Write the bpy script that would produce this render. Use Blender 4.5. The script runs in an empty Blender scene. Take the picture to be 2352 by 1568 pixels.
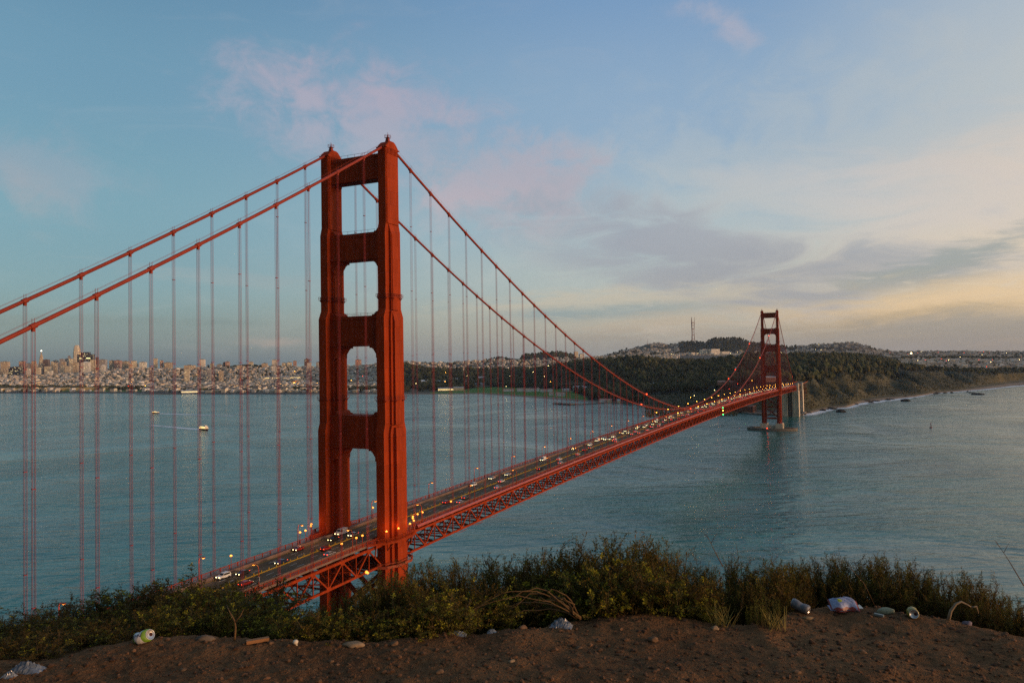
import bpy, bmesh, math, random
import numpy as np
from mathutils import Vector, Matrix
random.seed(7)
RNG = np.random.default_rng(11)
SC = bpy.context.scene
COL = SC.collection
R = math.radians

# ------------------------------------------------------------------ camera
# world axes: X runs along the bridge from the near tower to the far tower, Y to the east, Z up, metres
CAM = np.array([-244.22, -182.14, 143.158])
YAW, PIT, ROLL, FPX = 0.44533, 0.02272, -0.01593, 1751.4     # focal length in units of 1/2352 of the frame width
FW = Vector((math.cos(YAW) * math.cos(PIT), math.sin(YAW) * math.cos(PIT), math.sin(PIT)))
RT = Vector((math.sin(YAW), -math.cos(YAW), 0))
UPV = RT.cross(FW)
cr, sr = math.cos(ROLL), math.sin(ROLL)
cx = RT * cr + UPV * sr
cy = RT * -sr + UPV * cr
cam_d = bpy.data.cameras.new('camera')
cam_d.sensor_width = 36.0
cam_d.lens = FPX / 2352 * 36
cam_d.clip_start = 0.1
cam_d.clip_end = 80000
cam = bpy.data.objects.new('camera', cam_d)
COL.objects.link(cam)
cam.matrix_world = Matrix(((cx.x, cy.x, -FW.x, CAM[0]), (cx.y, cy.y, -FW.y, CAM[1]), (cx.z, cy.z, -FW.z, CAM[2]), (0, 0, 0, 1)))
SC.camera = cam


def ray(x, y):
    """world direction through a point of the 2352 x 1568 frame, unit depth along the view axis"""
    a, b = x - 1176.0, y - 784.0
    xx, yy = (cr * a + sr * b) / FPX, (-sr * a + cr * b) / FPX
    return np.array([FW.x + RT.x * xx - UPV.x * yy, FW.y + RT.y * xx - UPV.y * yy, FW.z - UPV.z * yy])


def at_depth(x, y, d):
    return CAM + ray(x, y) * d


def on_z(x, y, z):
    r = ray(x, y)
    return CAM + r * ((z - CAM[2]) / r[2])


def horizon(x):
    r0, r1 = ray(x, 800), ray(x, 840)
    return 800 + 40 * r0[2] / (r0[2] - r1[2])


# ------------------------------------------------------------------ colour, world, sun, exposure
def lin(c):
    return tuple(((v / 255) / 12.92 if v / 255 <= .04045 else ((v / 255 + .055) / 1.055) ** 2.4) for v in c)


SC.view_settings.view_transform = 'Standard'
SC.view_settings.look = 'None'
SC.view_settings.gamma = 1
SC.view_settings.exposure = 0
SC.cycles.use_denoising = False
SC.cycles.max_bounces = 6
SC.cycles.volume_bounces = 0
SC.cycles.sample_clamp_indirect = .8

SUN_AZ = YAW - R(116)        # the last light comes from far to the right of the view
SUN_EL = R(5)
world = bpy.data.worlds.new('World')
SC.world = world
world.use_nodes = True
wt = world.node_tree
wt.nodes.clear()


class NT:
    """small helper that writes node trees"""
    def __init__(s, t):
        s.t = t

    def n(s, kind, **kw):
        nd = s.t.nodes.new(kind)
        for k, v in kw.items():
            setattr(nd, k, v)
        return nd

    def put(s, sock, v):
        if hasattr(v, 'is_output') or isinstance(v, bpy.types.NodeSocket):
            s.t.links.new(v, sock)
        else:
            sock.default_value = v

    def m(s, op, a, b=None, c=None, clamp=False):
        nd = s.n('ShaderNodeMath', operation=op, use_clamp=clamp)
        for i, v in enumerate((a, b, c)):
            if v is not None:
                s.put(nd.inputs[i], v)
        return nd.outputs[0]

    def mix(s, f, a, b, blend='MIX'):
        nd = s.n('ShaderNodeMix', data_type='RGBA', blend_type=blend)
        s.put(nd.inputs[0], f)
        for i, v in ((6, a), (7, b)):
            s.put(nd.inputs[i], v if not isinstance(v, tuple) else (*v[:3], 1))
        return nd.outputs[2]

    def ramp(s, f, stops, interp='LINEAR'):
        nd = s.n('ShaderNodeValToRGB')
        cr_ = nd.color_ramp
        cr_.interpolation = interp
        while len(cr_.elements) < len(stops):
            cr_.elements.new(.5)
        for e, (p, c) in zip(cr_.elements, stops):
            e.position = p
            e.color = (*c[:3], 1) if isinstance(c, tuple) else (c, c, c, 1)
        s.put(nd.inputs[0], f)
        return nd.outputs[0]

    def noise(s, vec, scale, detail=4, rough=.55, dist=0.0):
        nd = s.n('ShaderNodeTexNoise')
        if vec is not None:
            s.put(nd.inputs['Vector'], vec)
        nd.inputs['Scale'].default_value = scale
        nd.inputs['Detail'].default_value = detail
        nd.inputs['Roughness'].default_value = rough
        nd.inputs['Distortion'].default_value = dist
        return nd.outputs[0]

    def xyz(s, x, y, z):
        nd = s.n('ShaderNodeCombineXYZ')
        for i, v in enumerate((x, y, z)):
            s.put(nd.inputs[i], v)
        return nd.outputs[0]

    def smooth(s, v, a, b):
        nd = s.n('ShaderNodeMapRange', interpolation_type='SMOOTHSTEP')
        s.put(nd.inputs[0], v)
        nd.inputs[1].default_value, nd.inputs[2].default_value = a, b
        return nd.outputs[0]


def build_sky():
    w = NT(wt)
    tc = w.n('ShaderNodeTexCoord')
    sp = w.n('ShaderNodeSeparateXYZ')
    w.put(sp.inputs[0], tc.outputs['Generated'])
    dx, dy, dz = sp.outputs
    # bearing right of the bridge-facing direction and elevation, both in units of 100 of the photo's pixels at its centre
    c_, s_ = math.cos(YAW), math.sin(YAW)
    f = w.m('ADD', w.m('MULTIPLY', dx, c_), w.m('MULTIPLY', dy, s_))
    r = w.m('SUBTRACT', w.m('MULTIPLY', dx, s_), w.m('MULTIPLY', dy, c_))
    az = w.m('ARCTAN2', r, f)                       # radians, + to the right
    el = w.m('ARCSINE', dz)
    U, V = w.m('MULTIPLY', az, 10), w.m('MULTIPLY', el, 10)    # tenths of a radian
    z = w.m('MAXIMUM', dz, 0)

    def rmp(stops):
        return w.ramp(z, [(p, lin(c)) for p, c in stops], 'EASE')
    cool = rmp([(0, (66, 112, 136)), (.03, (72, 122, 147)), (.1, (84, 138, 164)), (.2, (94, 147, 170)), (.33, (92, 143, 172)), (.5, (70, 122, 160))])
    mid = rmp([(0, (150, 158, 164)), (.04, (176, 174, 170)), (.1, (174, 184, 188)), (.17, (164, 184, 198)), (.3, (142, 172, 202)), (.5, (104, 148, 196))])
    warm = rmp([(0, (152, 146, 144)), (.03, (176, 162, 148)), (.06, (230, 200, 162)), (.10, (230, 206, 176)), (.17, (214, 204, 198)), (.28, (186, 196, 202)), (.5, (152, 178, 206))])
    f1 = w.smooth(az, -.52, .22)
    f2 = w.smooth(az, .26, .66)
    sky = w.mix(f2, w.mix(f1, cool, mid), warm)
    # the far side of the sky, behind the viewer, is dusk blue
    back = w.smooth(w.m('ABSOLUTE', w.m('SUBTRACT', az, .75)), 1.5, 1.95)
    sky = w.mix(back, sky, lin((58, 78, 98)))
    # afterglow to the right of the frame, where the sun has just gone down
    ga = w.m('DIVIDE', w.m('SUBTRACT', az, 1.50), .50)
    ge = w.m('DIVIDE', dz, .38)
    gg = w.m('EXPONENT', w.m('MULTIPLY', w.m('ADD', w.m('MULTIPLY', ga, ga), w.m('MULTIPLY', ge, ge)), -1))
    sky = w.mix(gg, sky, (1.9, 1.05, .48))
    # cloud layer: noise stretched along the horizon
    P = w.xyz(w.m('MULTIPLY', U, .55), w.m('MULTIPLY', V, 1.9), 0.0)
    n1 = w.noise(P, 1.15, 7, .58, .9)
    n2 = w.noise(w.xyz(w.m('MULTIPLY', U, .8), w.m('MULTIPLY', V, 4.2), 3.7), 1.8, 7, .64, .6)
    n3 = w.noise(w.xyz(U, w.m('MULTIPLY', V, 1.3), 8.1), 1.6, 7, .6, .4)

    def blob(sky, px, py, sx, sy, rot, col, k, nz=None, edge=.35):
        if nz is not None:
            sx, sy = sx * 1.3, sy * 1.35
        d = Vector(ray(px, py)).normalized()
        a0 = math.atan2(d.x * s_ - d.y * c_, d.x * c_ + d.y * s_) * 10
        e0 = math.asin(d.z) * 10
        du, dv = w.m('SUBTRACT', U, a0), w.m('SUBTRACT', V, e0)
        cc, ss = math.cos(R(rot)), math.sin(R(rot))
        p = w.m('DIVIDE', w.m('ADD', w.m('MULTIPLY', du, cc), w.m('MULTIPLY', dv, ss)), sx / 175)
        q = w.m('DIVIDE', w.m('SUBTRACT', w.m('MULTIPLY', dv, cc), w.m('MULTIPLY', du, ss)), sy / 175)
        g = w.m('EXPONENT', w.m('MULTIPLY', w.m('ADD', w.m('MULTIPLY', p, p), w.m('MULTIPLY', q, q)), -1))
        if nz is not None:
            g = w.smooth(w.m('ADD', g, w.m('MULTIPLY', w.m('MULTIPLY', w.m('SUBTRACT', nz, .5), 3.2), w.m('POWER', g, .5))), edge - .15, edge + .85)
        return w.mix(w.m('MULTIPLY', g, k), sky, lin(col))
    # (centre, half sizes, tilt, colour, strength)
    sky = blob(sky, 1900, 380, 700, 190, 10, (196, 198, 196), .35, n3)
    sky = blob(sky, 2150, 560, 460, 130, 14, (230, 208, 190), .8, n1, .25)
    sky = blob(sky, 1950, 470, 330, 70, -8, (210, 202, 200), .6, n1, .25)
    sky = blob(sky, 1700, 520, 330, 90, -14, (182, 190, 194), .5, n1)
    sky = blob(sky, 1540, 560, 430, 78, -22, (154, 155, 172), .75, n1)
    sky = blob(sky, 1400, 590, 300, 70, -20, (154, 157, 174), .75, n1)
    sky = blob(sky, 1800, 640, 340, 66, 4, (150, 151, 167), .75, n1)
    sky = blob(sky, 2080, 640, 190, 34, 8, (130, 142, 158), .9, n2)
    sky = blob(sky, 2230, 575, 190, 22, 14, (150, 156, 160), .75, n2)
    sky = blob(sky, 2200, 690, 260, 30, 3, (150, 148, 150), .7, n2)
    sky = blob(sky, 1420, 690, 330, 30, 3, (196, 184, 172), .8, n2)
    sky = blob(sky, 1400, 718, 250, 16, 1, (128, 152, 168), .95, n2, .3)
    sky = blob(sky, 1600, 735, 230, 26, 2, (196, 178, 164), .7, n2)
    sky = blob(sky, 2290, 690, 260, 34, 4, (242, 206, 166), .9, n2, .08)
    sky = blob(sky, 2050, 735, 260, 16, 6, (202, 172, 138), .75, n2, .3)
    sky = blob(sky, 2230, 752, 300, 34, 0, (156, 150, 150), .8, n1)
    sky = blob(sky, 2060, 785, 560, 34, 0, (142, 143, 148), .65, n2, .1)
    sky = blob(sky, 810, 250, 240, 90, -6, (186, 168, 184), .8, n3)
    sky = blob(sky, 1160, 425, 200, 80, 4, (188, 171, 182), .95, n3)
    sky = blob(sky, 980, 340, 330, 60, -12, (160, 168, 186), .5, n3)
    sky = blob(sky, 90, 400, 150, 70, -6, (140, 152, 170), .6, n3)
    sky = blob(sky, 60, 460, 70, 40, -30, (152, 152, 164), .6, n3)
    sky = blob(sky, 560, 640, 260, 16, -4, (132, 150, 166), .6, n2)
    sky = blob(sky, 640, 786, 60, 10, 0, (158, 152, 158), .7, n2, .2)
    sky = blob(sky, 130, 735, 420, 10, 0, (76, 116, 140), .6, n2, .3)
    sky = blob(sky, 1650, 50, 90, 28, -25, (178, 178, 196), .8, n3)
    # faint wisps over everything
    sky = w.mix(w.m('MULTIPLY', w.smooth(n1, .5, .8), .14), sky, lin((186, 186, 192)))
    bg = w.n('ShaderNodeBackground')
    w.put(bg.inputs[0], sky)
    bg.inputs[1].default_value = SKY_K
    nis = w.n('ShaderNodeTexSky', sky_type='NISHITA', sun_disc=False)
    nis.sun_elevation = SUN_EL
    nis.sun_rotation = math.pi / 2 - SUN_AZ
    nis.altitude = 150
    bg2 = w.n('ShaderNodeBackground')
    w.put(bg2.inputs[0], nis.outputs[0])
    bg2.inputs[1].default_value = .05
    ad = w.n('ShaderNodeAddShader')
    w.put(ad.inputs[0], bg.outputs[0])
    w.put(ad.inputs[1], bg2.outputs[0])
    out = w.n('ShaderNodeOutputWorld')
    w.put(out.inputs[0], ad.outputs[0])


SKY_K = .82
build_sky()
sun_d = bpy.data.lights.new('sun', 'SUN')
sun_d.energy = 2.6
sun_d.angle = R(14)
sun_d.color = (1.0, .58, .32)
sun = bpy.data.objects.new('sun', sun_d)
COL.objects.link(sun)
sun.rotation_euler = Vector((-math.cos(SUN_AZ) * math.cos(SUN_EL), -math.sin(SUN_AZ) * math.cos(SUN_EL), -math.sin(SUN_EL))).to_track_quat('-Z', 'Y').to_euler()


# ------------------------------------------------------------------ helpers
def tag(o, label=None, cat=None, group=None, kind=None):
    for k, v in (('label', label), ('category', cat), ('group', group), ('kind', kind)):
        if v:
            o[k] = v
    return o


def empty(name, loc=(0, 0, 0), parent=None, rz=0.0):
    o = bpy.data.objects.new(name, None)
    COL.objects.link(o)
    o.location = loc
    o.rotation_euler = (0, 0, rz)
    if parent:
        o.parent = parent
    return o


def link_mesh(name, me, mats, parent=None, loc=None, smooth=False):
    for m in (mats if isinstance(mats, (list, tuple)) else [mats]):
        me.materials.append(m)
    if smooth:
        me.polygons.foreach_set('use_smooth', [True] * len(me.polygons))
    o = bpy.data.objects.new(name, me)
    COL.objects.link(o)
    if parent:
        o.parent = parent
    if loc is not None:
        o.location = loc
    return o


class MB:
    """collects shapes that end up as one mesh object"""
    def __init__(s):
        s.v, s.f, s.mi, s.nv = [], [], [], 0

    def add(s, verts, faces, mi=0):
        b = s.nv
        s.v.extend(verts)
        s.nv += len(verts)
        s.f.extend([tuple(i + b for i in q) for q in faces])
        s.mi.extend([mi] * len(faces))

    def box(s, x0, x1, y0, y1, z0, z1, mi=0):
        s.frus(((x0, x1, y0, y1), z0), ((x0, x1, y0, y1), z1), mi)

    def frus(s, lo, hi, mi=0):
        (a, z0), (b, z1) = lo, hi
        v = [(a[0], a[2], z0), (a[1], a[2], z0), (a[1], a[3], z0), (a[0], a[3], z0), (b[0], b[2], z1), (b[1], b[2], z1), (b[1], b[3], z1), (b[0], b[3], z1)]
        s.add(v, [(3, 2, 1, 0), (4, 5, 6, 7), (0, 1, 5, 4), (1, 2, 6, 5), (2, 3, 7, 6), (3, 0, 4, 7)], mi)

    def bar(s, p, q, w, h=None, mi=0, up=(0, 0, 1)):
        """box-section bar from p to q"""
        p, q = Vector(p), Vector(q)
        h = w if h is None else h
        d = (q - p).normalized()
        u = Vector(up)
        if abs(d.dot(u)) > .98:
            u = Vector((1, 0, 0))
        a = d.cross(u).normalized()
        b = a.cross(d)
        v = []
        for c in (p, q):
            for i, j in ((-1, -1), (1, -1), (1, 1), (-1, 1)):
                v.append(tuple(c + a * (i * w / 2) + b * (j * h / 2)))
        s.add(v, [(3, 2, 1, 0), (4, 5, 6, 7), (0, 1, 5, 4), (1, 2, 6, 5), (2, 3, 7, 6), (3, 0, 4, 7)], mi)

    def tube(s, pts, rad, n=8, mi=0, cap=True):
        """round tube along points; rad is a number or one per point"""
        pts = [Vector(p) for p in pts]
        rad = rad if hasattr(rad, '__len__') else [rad] * len(pts)
        ref = None
        v = []
        for i, p in enumerate(pts):
            d = (pts[min(i + 1, len(pts) - 1)] - pts[max(i - 1, 0)]).normalized()
            if ref is None:
                ref = Vector((0, 0, 1)) if abs(d.z) < .9 else Vector((1, 0, 0))
            a = d.cross(ref).normalized()
            b = a.cross(d)
            ref = b
            for k in range(n):
                t = 2 * math.pi * k / n
                v.append(tuple(p + (a * math.cos(t) + b * math.sin(t)) * rad[i]))
        f = []
        for i in range(len(pts) - 1):
            for k in range(n):
                k2 = (k + 1) % n
                f.append((i * n + k, i * n + k2, (i + 1) * n + k2, (i + 1) * n + k))
        if cap:
            f.append(tuple(range(n - 1, -1, -1)))
            f.append(tuple((len(pts) - 1) * n + k for k in range(n)))
        s.add(v, f, mi)

    def lathe(s, prof, n=16, mi=0, org=(0, 0, 0)):
        v, f = [], []
        for r, z in prof:
            for k in range(n):
                t = 2 * math.pi * k / n
                v.append((org[0] + r * math.cos(t), org[1] + r * math.sin(t), org[2] + z))
        for i in range(len(prof) - 1):
            for k in range(n):
                k2 = (k + 1) % n
                f.append((i * n + k, i * n + k2, (i + 1) * n + k2, (i + 1) * n + k))
        f.append(tuple(range(n - 1, -1, -1)))
        f.append(tuple((len(prof) - 1) * n + k for k in range(n)))
        s.add(v, f, mi)

    def prism(s, poly, axis, a, b, mi=0):
        """polygon of 2-D points extruded along an axis ('x','y','z') from a to b"""
        def mk(p, t):
            return {'x': (t, p[0], p[1]), 'y': (p[0], t, p[1]), 'z': (p[0], p[1], t)}[axis]
        n = len(poly)
        v = [mk(p, a) for p in poly] + [mk(p, b) for p in poly]
        f = [tuple(range(n - 1, -1, -1)), tuple(range(n, 2 * n))] + [(i, (i + 1) % n, n + (i + 1) % n, n + i) for i in range(n)]
        s.add(v, f, mi)

    def ico(s, c, r, sub=1, mi=0, jit=0.0, sq=(1, 1, 1), seed=0):
        vv, ff = ICO[sub]
        rg = random.Random(seed) if jit else None
        v = []
        for p in vv:
            k = 1 + (rg.uniform(-jit, jit) if jit else 0)
            v.append((c[0] + p[0] * r * sq[0] * k, c[1] + p[1] * r * sq[1] * k, c[2] + p[2] * r * sq[2] * k))
        s.add(v, ff, mi)

    def mesh(s, name, fix=False):
        me = bpy.data.meshes.new(name)
        me.from_pydata(s.v, [], s.f)
        if any(s.mi):
            me.polygons.foreach_set('material_index', s.mi)
        if fix:
            bm = bmesh.new()
            bm.from_mesh(me)
            bmesh.ops.recalc_face_normals(bm, faces=bm.faces)
            bm.to_mesh(me)
            bm.free()
        me.update()
        return me

    def build(s, name, mats, parent=None, loc=None, smooth=False, fix=True):
        return link_mesh(name, s.mesh(name, fix), mats, parent, loc, smooth)


def _ico(sub):
    bm = bmesh.new()
    bmesh.ops.create_icosphere(bm, subdivisions=sub, radius=1)
    v = [tuple(x.co) for x in bm.verts]
    f = [tuple(x.index for x in q.verts) for q in bm.faces]
    bm.free()
    return v, f


ICO = {k: _ico(k) for k in (1, 2, 3)}


def copy_tree(o, parent=None):
    c = o.copy()
    COL.objects.link(c)
    c.parent = parent
    for ch in o.children:
        copy_tree(ch, c)
    return c


_perm = RNG.random((256, 256))


def vnoise(x, y):
    x, y = np.asarray(x, float), np.asarray(y, float)
    xi, yi = np.floor(x).astype(int), np.floor(y).astype(int)
    fx, fy = x - xi, y - yi
    fx, fy = fx * fx * (3 - 2 * fx), fy * fy * (3 - 2 * fy)
    g = lambda i, j: _perm[i % 256, j % 256]
    return (g(xi, yi) * (1 - fx) + g(xi + 1, yi) * fx) * (1 - fy) + (g(xi, yi + 1) * (1 - fx) + g(xi + 1, yi + 1) * fx) * fy


def fbm(x, y, o=4):
    a, k, t = 0, .5, 0
    for i in range(o):
        a = a + k * vnoise(x * 2 ** i + 17 * i, y * 2 ** i + 5 * i)
        t += k
        k *= .5
    return a / t - .5


# ------------------------------------------------------------------ materials
def mat(name, col, rough=.7, var=.15, scale=1.0, metal=0.0, bump=0.0, bscale=None, spec=.3, attr=None, col2=None, stretch=None):
    """base colour with procedural mottling; attr mixes in a per-object or per-clump tint"""
    m = bpy.data.materials.new(name)
    m.use_nodes = True
    t = NT(m.node_tree)
    b = m.node_tree.nodes['Principled BSDF']
    tc = t.n('ShaderNodeTexCoord').outputs['Object']
    if stretch:
        mp = t.n('ShaderNodeMapping')
        mp.inputs['Scale'].default_value = stretch
        t.put(mp.inputs[0], tc)
        tc = mp.outputs[0]
    nz = t.noise(tc, scale, 5, .6)
    lo = tuple(c * (1 - var) for c in col)
    hi = col2 if col2 else tuple(min(1, c * (1 + var)) for c in col)
    c = t.ramp(nz, [(.3, lo), (.7, hi)])
    if attr:
        at = t.n('ShaderNodeAttribute', attribute_name=attr, attribute_type='GEOMETRY')
        c = t.mix(1.0, c, at.outputs['Color'], 'MULTIPLY')
    t.put(b.inputs['Base Color'], c)
    b.inputs['Roughness'].default_value = rough
    b.inputs['Metallic'].default_value = metal
    b.inputs['Specular IOR Level'].default_value = spec
    if bump:
        bp = t.n('ShaderNodeBump')
        bp.inputs['Strength'].default_value = bump
        t.put(bp.inputs['Height'], t.noise(tc, bscale or scale * 4, 6, .65))
        t.put(b.inputs['Normal'], bp.outputs[0])
    return m


def glow(name, col, k, sample=False):
    m = bpy.data.materials.new(name)
    m.use_nodes = True
    b = m.node_tree.nodes['Principled BSDF']
    b.inputs['Base Color'].default_value = (.1, .1, .1, 1)
    b.inputs['Emission Color'].default_value = (*col, 1)
    b.inputs['Emission Strength'].default_value = k
    if not sample:
        m.cycles.emission_sampling = 'NONE'
    return m


def window_mat(name, wall, glass, sx, sz, lit=0.0, litcol=(1, .75, .35), wf=.5, k=1.2):
    """facade with a grid of windows from object coordinates; a few windows are lit"""
    m = bpy.data.materials.new(name)
    m.use_nodes = True
    t = NT(m.node_tree)
    b = m.node_tree.nodes['Principled BSDF']
    tc = t.n('ShaderNodeTexCoord').outputs['Object']
    sp = t.n('ShaderNodeSeparateXYZ')
    t.put(sp.inputs[0], tc)
    h = t.m('DIVIDE', t.m('ADD', sp.outputs[0], sp.outputs[1]), sx)
    v = t.m('DIVIDE', sp.outputs[2], sz)
    inside = t.m('MULTIPLY', t.m('LESS_THAN', t.m('ABSOLUTE', t.m('SUBTRACT', t.m('FRACT', h), .5)), wf * .5), t.m('LESS_THAN', t.m('ABSOLUTE', t.m('SUBTRACT', t.m('FRACT', v), .5)), .3))
    geo = t.n('ShaderNodeNewGeometry')
    spn = t.n('ShaderNodeSeparateXYZ')
    t.put(spn.inputs[0], geo.outputs['Normal'])
    inside = t.m('MULTIPLY', inside, t.m('LESS_THAN', t.m('ABSOLUTE', spn.outputs[2]), .5))
    nz = t.noise(tc, .05, 3)
    base = t.ramp(nz, [(.3, tuple(c * .85 for c in wall)), (.7, tuple(min(1, c * 1.1) for c in wall))])
    t.put(b.inputs['Base Color'], t.mix(inside, base, glass))
    b.inputs['Roughness'].default_value = .6
    if lit:
        wn = t.n('ShaderNodeTexWhiteNoise', noise_dimensions='3D')
        t.put(wn.inputs[0], t.xyz(t.m('FLOOR', h), t.m('FLOOR', v), spn.outputs[0]))
        on = t.m('MULTIPLY', t.m('GREATER_THAN', wn.outputs[0], 1 - lit), inside)
        b.inputs['Emission Color'].default_value = (*litcol, 1)
        t.put(b.inputs['Emission Strength'], t.m('MULTIPLY', on, k))
        m.cycles.emission_sampling = 'NONE'
    return m


def plate_paint():
    """riveted plate steel: seams, plates that have faded differently, faint runs below the seams"""
    m = mat('bridge_paint', ORANGE, .7, .16, .25, spec=.08, stretch=(1, 1, .25))
    t = NT(m.node_tree)
    b = m.node_tree.nodes['Principled BSDF']
    base = b.inputs['Base Color'].links[0].from_socket
    sp = t.n('ShaderNodeSeparateXYZ')
    t.put(sp.inputs[0], t.n('ShaderNodeTexCoord').outputs['Object'])
    hv = t.xyz(t.m('ADD', sp.outputs[0], sp.outputs[1]), sp.outputs[2], 0.0)
    br = t.n('ShaderNodeTexBrick')
    t.put(br.inputs['Vector'], hv)
    br.inputs['Color1'].default_value = (.80, .80, .80, 1)
    br.inputs['Color2'].default_value = (1.12, 1.12, 1.12, 1)
    br.inputs['Mortar'].default_value = (.55, .5, .5, 1)
    for k, v in (('Scale', 1.0), ('Mortar Size', .05), ('Mortar Smooth', .3), ('Brick Width', 1.35), ('Row Height', 5.2)):
        br.inputs[k].default_value = v
    runs = t.noise(t.xyz(t.m('MULTIPLY', t.m('ADD', sp.outputs[0], sp.outputs[1]), 1.6), t.m('MULTIPLY', sp.outputs[2], .07), 0.0), 1.0, 5, .65)
    c = t.mix(.75, base, br.outputs['Color'], 'MULTIPLY')
    c = t.mix(t.m('MULTIPLY', t.smooth(runs, .55, .8), .35), c, (.16, .020, .008))
    t.put(b.inputs['Base Color'], c)
    bp = t.n('ShaderNodeBump')
    bp.inputs['Strength'].default_value = .4
    bp.inputs['Distance'].default_value = .15
    t.put(bp.inputs['Height'], br.outputs['Fac'])
    bp.invert = True
    t.put(b.inputs['Normal'], bp.outputs[0])
    return m


ORANGE = (.32, .041, .008)
M = {}
M['orange'] = plate_paint()
M['orange_rust'] = mat('weathered_bridge_paint', (.30, .045, .018), .7, .3, .5, spec=.2, col2=(.36, .09, .045))
M['cable'] = mat('cable_paint', (.27, .034, .012), .6, .15, .6)
M['rope'] = mat('rope_paint', (.31, .034, .038), .6, .1, .6)
M['fairing'] = mat('fairing_paint', (.38, .07, .045), .35, .12, .6, spec=.5)
M['dark_slot'] = mat('dark_steel', (.05, .012, .008), .8, .1)
M['asphalt'] = mat('asphalt', (.12, .088, .056), .9, .3, .35, bump=.1, spec=.08, col2=(.17, .128, .082), stretch=(.15, 1, 1))
M['walkway'] = mat('walkway_concrete', (.20, .13, .10), .85, .2, .4)
M['mark_white'] = mat('lane_paint', (.55, .53, .5), .7, .2, 2)
M['mark_yellow'] = mat('yellow_paint', (.50, .30, .02), .7, .2, 2)
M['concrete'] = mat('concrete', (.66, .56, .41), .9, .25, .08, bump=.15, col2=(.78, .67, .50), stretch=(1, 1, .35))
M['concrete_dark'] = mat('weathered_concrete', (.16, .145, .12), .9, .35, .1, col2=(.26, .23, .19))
M['lamp'] = glow('sodium_lamp', (1.0, .27, .025), 3.2)
M['lamp_far'] = glow('sodium_lamp_far', (1.0, .42, .05), 22)
M['red_beacon'] = glow('red_beacon', (1.0, .05, .01), 7)
M['green_beacon'] = glow('green_beacon', (.05, 1.0, .25), 8)
M['white_light'] = glow('white_light', (1, .9, .7), 6)
M['headlight'] = glow('headlight_glass', (1, .82, .38), 7)
M['headlight_amber'] = glow('amber_headlight_glass', (1, .45, .06), 6)
M['taillight'] = glow('taillight_glass', (1, .05, .015), 5)
M['lit_window'] = glow('lit_window_glass', (1, .72, .28), 4)
M['lit_house'] = glow('lit_house_light', (1, .75, .3), 14)


# ------------------------------------------------------------------ water
def water_material():
    m = bpy.data.materials.new('sea_water')
    m.use_nodes = True
    t = NT(m.node_tree)
    b = m.node_tree.nodes['Principled BSDF']
    tc = t.n('ShaderNodeTexCoord').outputs['Object']
    mp = t.n('ShaderNodeMapping')
    mp.vector_type = 'TEXTURE'
    mp.inputs['Rotation'].default_value = (0, 0, YAW + R(6))
    mp.inputs['Scale'].default_value = (1, 3.0, 1)
    t.put(mp.inputs[0], tc)
    v = mp.outputs[0]
    swell = t.noise(v, .034, 3, .5, .6)
    chop = t.noise(v, .12, 4, .6, .4)
    fine = t.noise(v, .6, 3, .6)
    gust = t.noise(tc, .0035, 4, .6, 1.2)
    k = t.ramp(gust, [(.32, .35), (.68, 1.5)])
    h = t.m('ADD', t.m('ADD', t.m('MULTIPLY', swell, 6.0), t.m('MULTIPLY', t.noise(v, .075, 4, .6, .5), 3.6)), t.m('ADD', t.m('MULTIPLY', chop, 2.8), t.m('MULTIPLY', fine, .75)))
    bp = t.n('ShaderNodeBump')
    bp.inputs['Strength'].default_value = .45
    bp.inputs['Distance'].default_value = 1.0
    t.put(bp.inputs['Height'], t.m('MULTIPLY', h, k))
    t.put(b.inputs['Normal'], bp.outputs[0])
    streak = t.noise(v, .006, 7, .68, .8)
    t.put(b.inputs['Base Color'], t.ramp(streak, [(.32, (.002, .098, .092)), (.68, (.014, .185, .142))]))
    b.inputs['Roughness'].default_value = .12
    b.inputs['IOR'].default_value = 1.39
    return m


wm = MB()
wm.add([(-30000, -40000, 0), (50000, -40000, 0), (50000, 40000, 0), (-30000, 40000, 0)], [(0, 1, 2, 3)])
tag(wm.build('water', water_material()), kind='structure')

# ------------------------------------------------------------------ far shore terrain
KX = lambda *p: (np.array([q[0] for q in p], float), np.array([q[1] for q in p], float))


def curve(pts):
    xs, ys = KX(*pts)
    return lambda x: np.interp(x, xs, ys)


shore_y = curve([(-600, 908), (0, 903), (300, 903), (500, 905.5), (735, 905.5), (950, 905.5), (1100, 904.5), (1150, 907.5), (1200, 911.5), (1270, 916.5), (1330, 921), (1359, 923), (1470, 928.5), (1570, 933),
                 (1640, 936), (1687, 941), (1705, 947), (1722, 950.5), (1780, 953), (1838, 953), (1864, 947), (1903, 938), (1942, 935.5), (1973, 925.5), (2034, 918), (2100, 911), (2144, 903), (2209, 898), (2264, 893),
                 (2318, 886.5), (2352, 884), (2900, 862)])


def d_shore(x):
    return np.array([-CAM[2] / ray(a, shore_y(a))[2] for a in np.atleast_1d(x)])


def line_pts(*pts):
    """terrain control line: (x, depth, y) -> depth and ground height per column"""
    xs = np.array([p[0] for p in pts], float)
    ds = np.array([p[1] for p in pts], float)
    zs = np.array([at_depth(p[0], p[2], p[1])[2] for p in pts])
    return (lambda x: np.interp(x, xs, ds)), (lambda x: np.interp(x, xs, zs))


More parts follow.
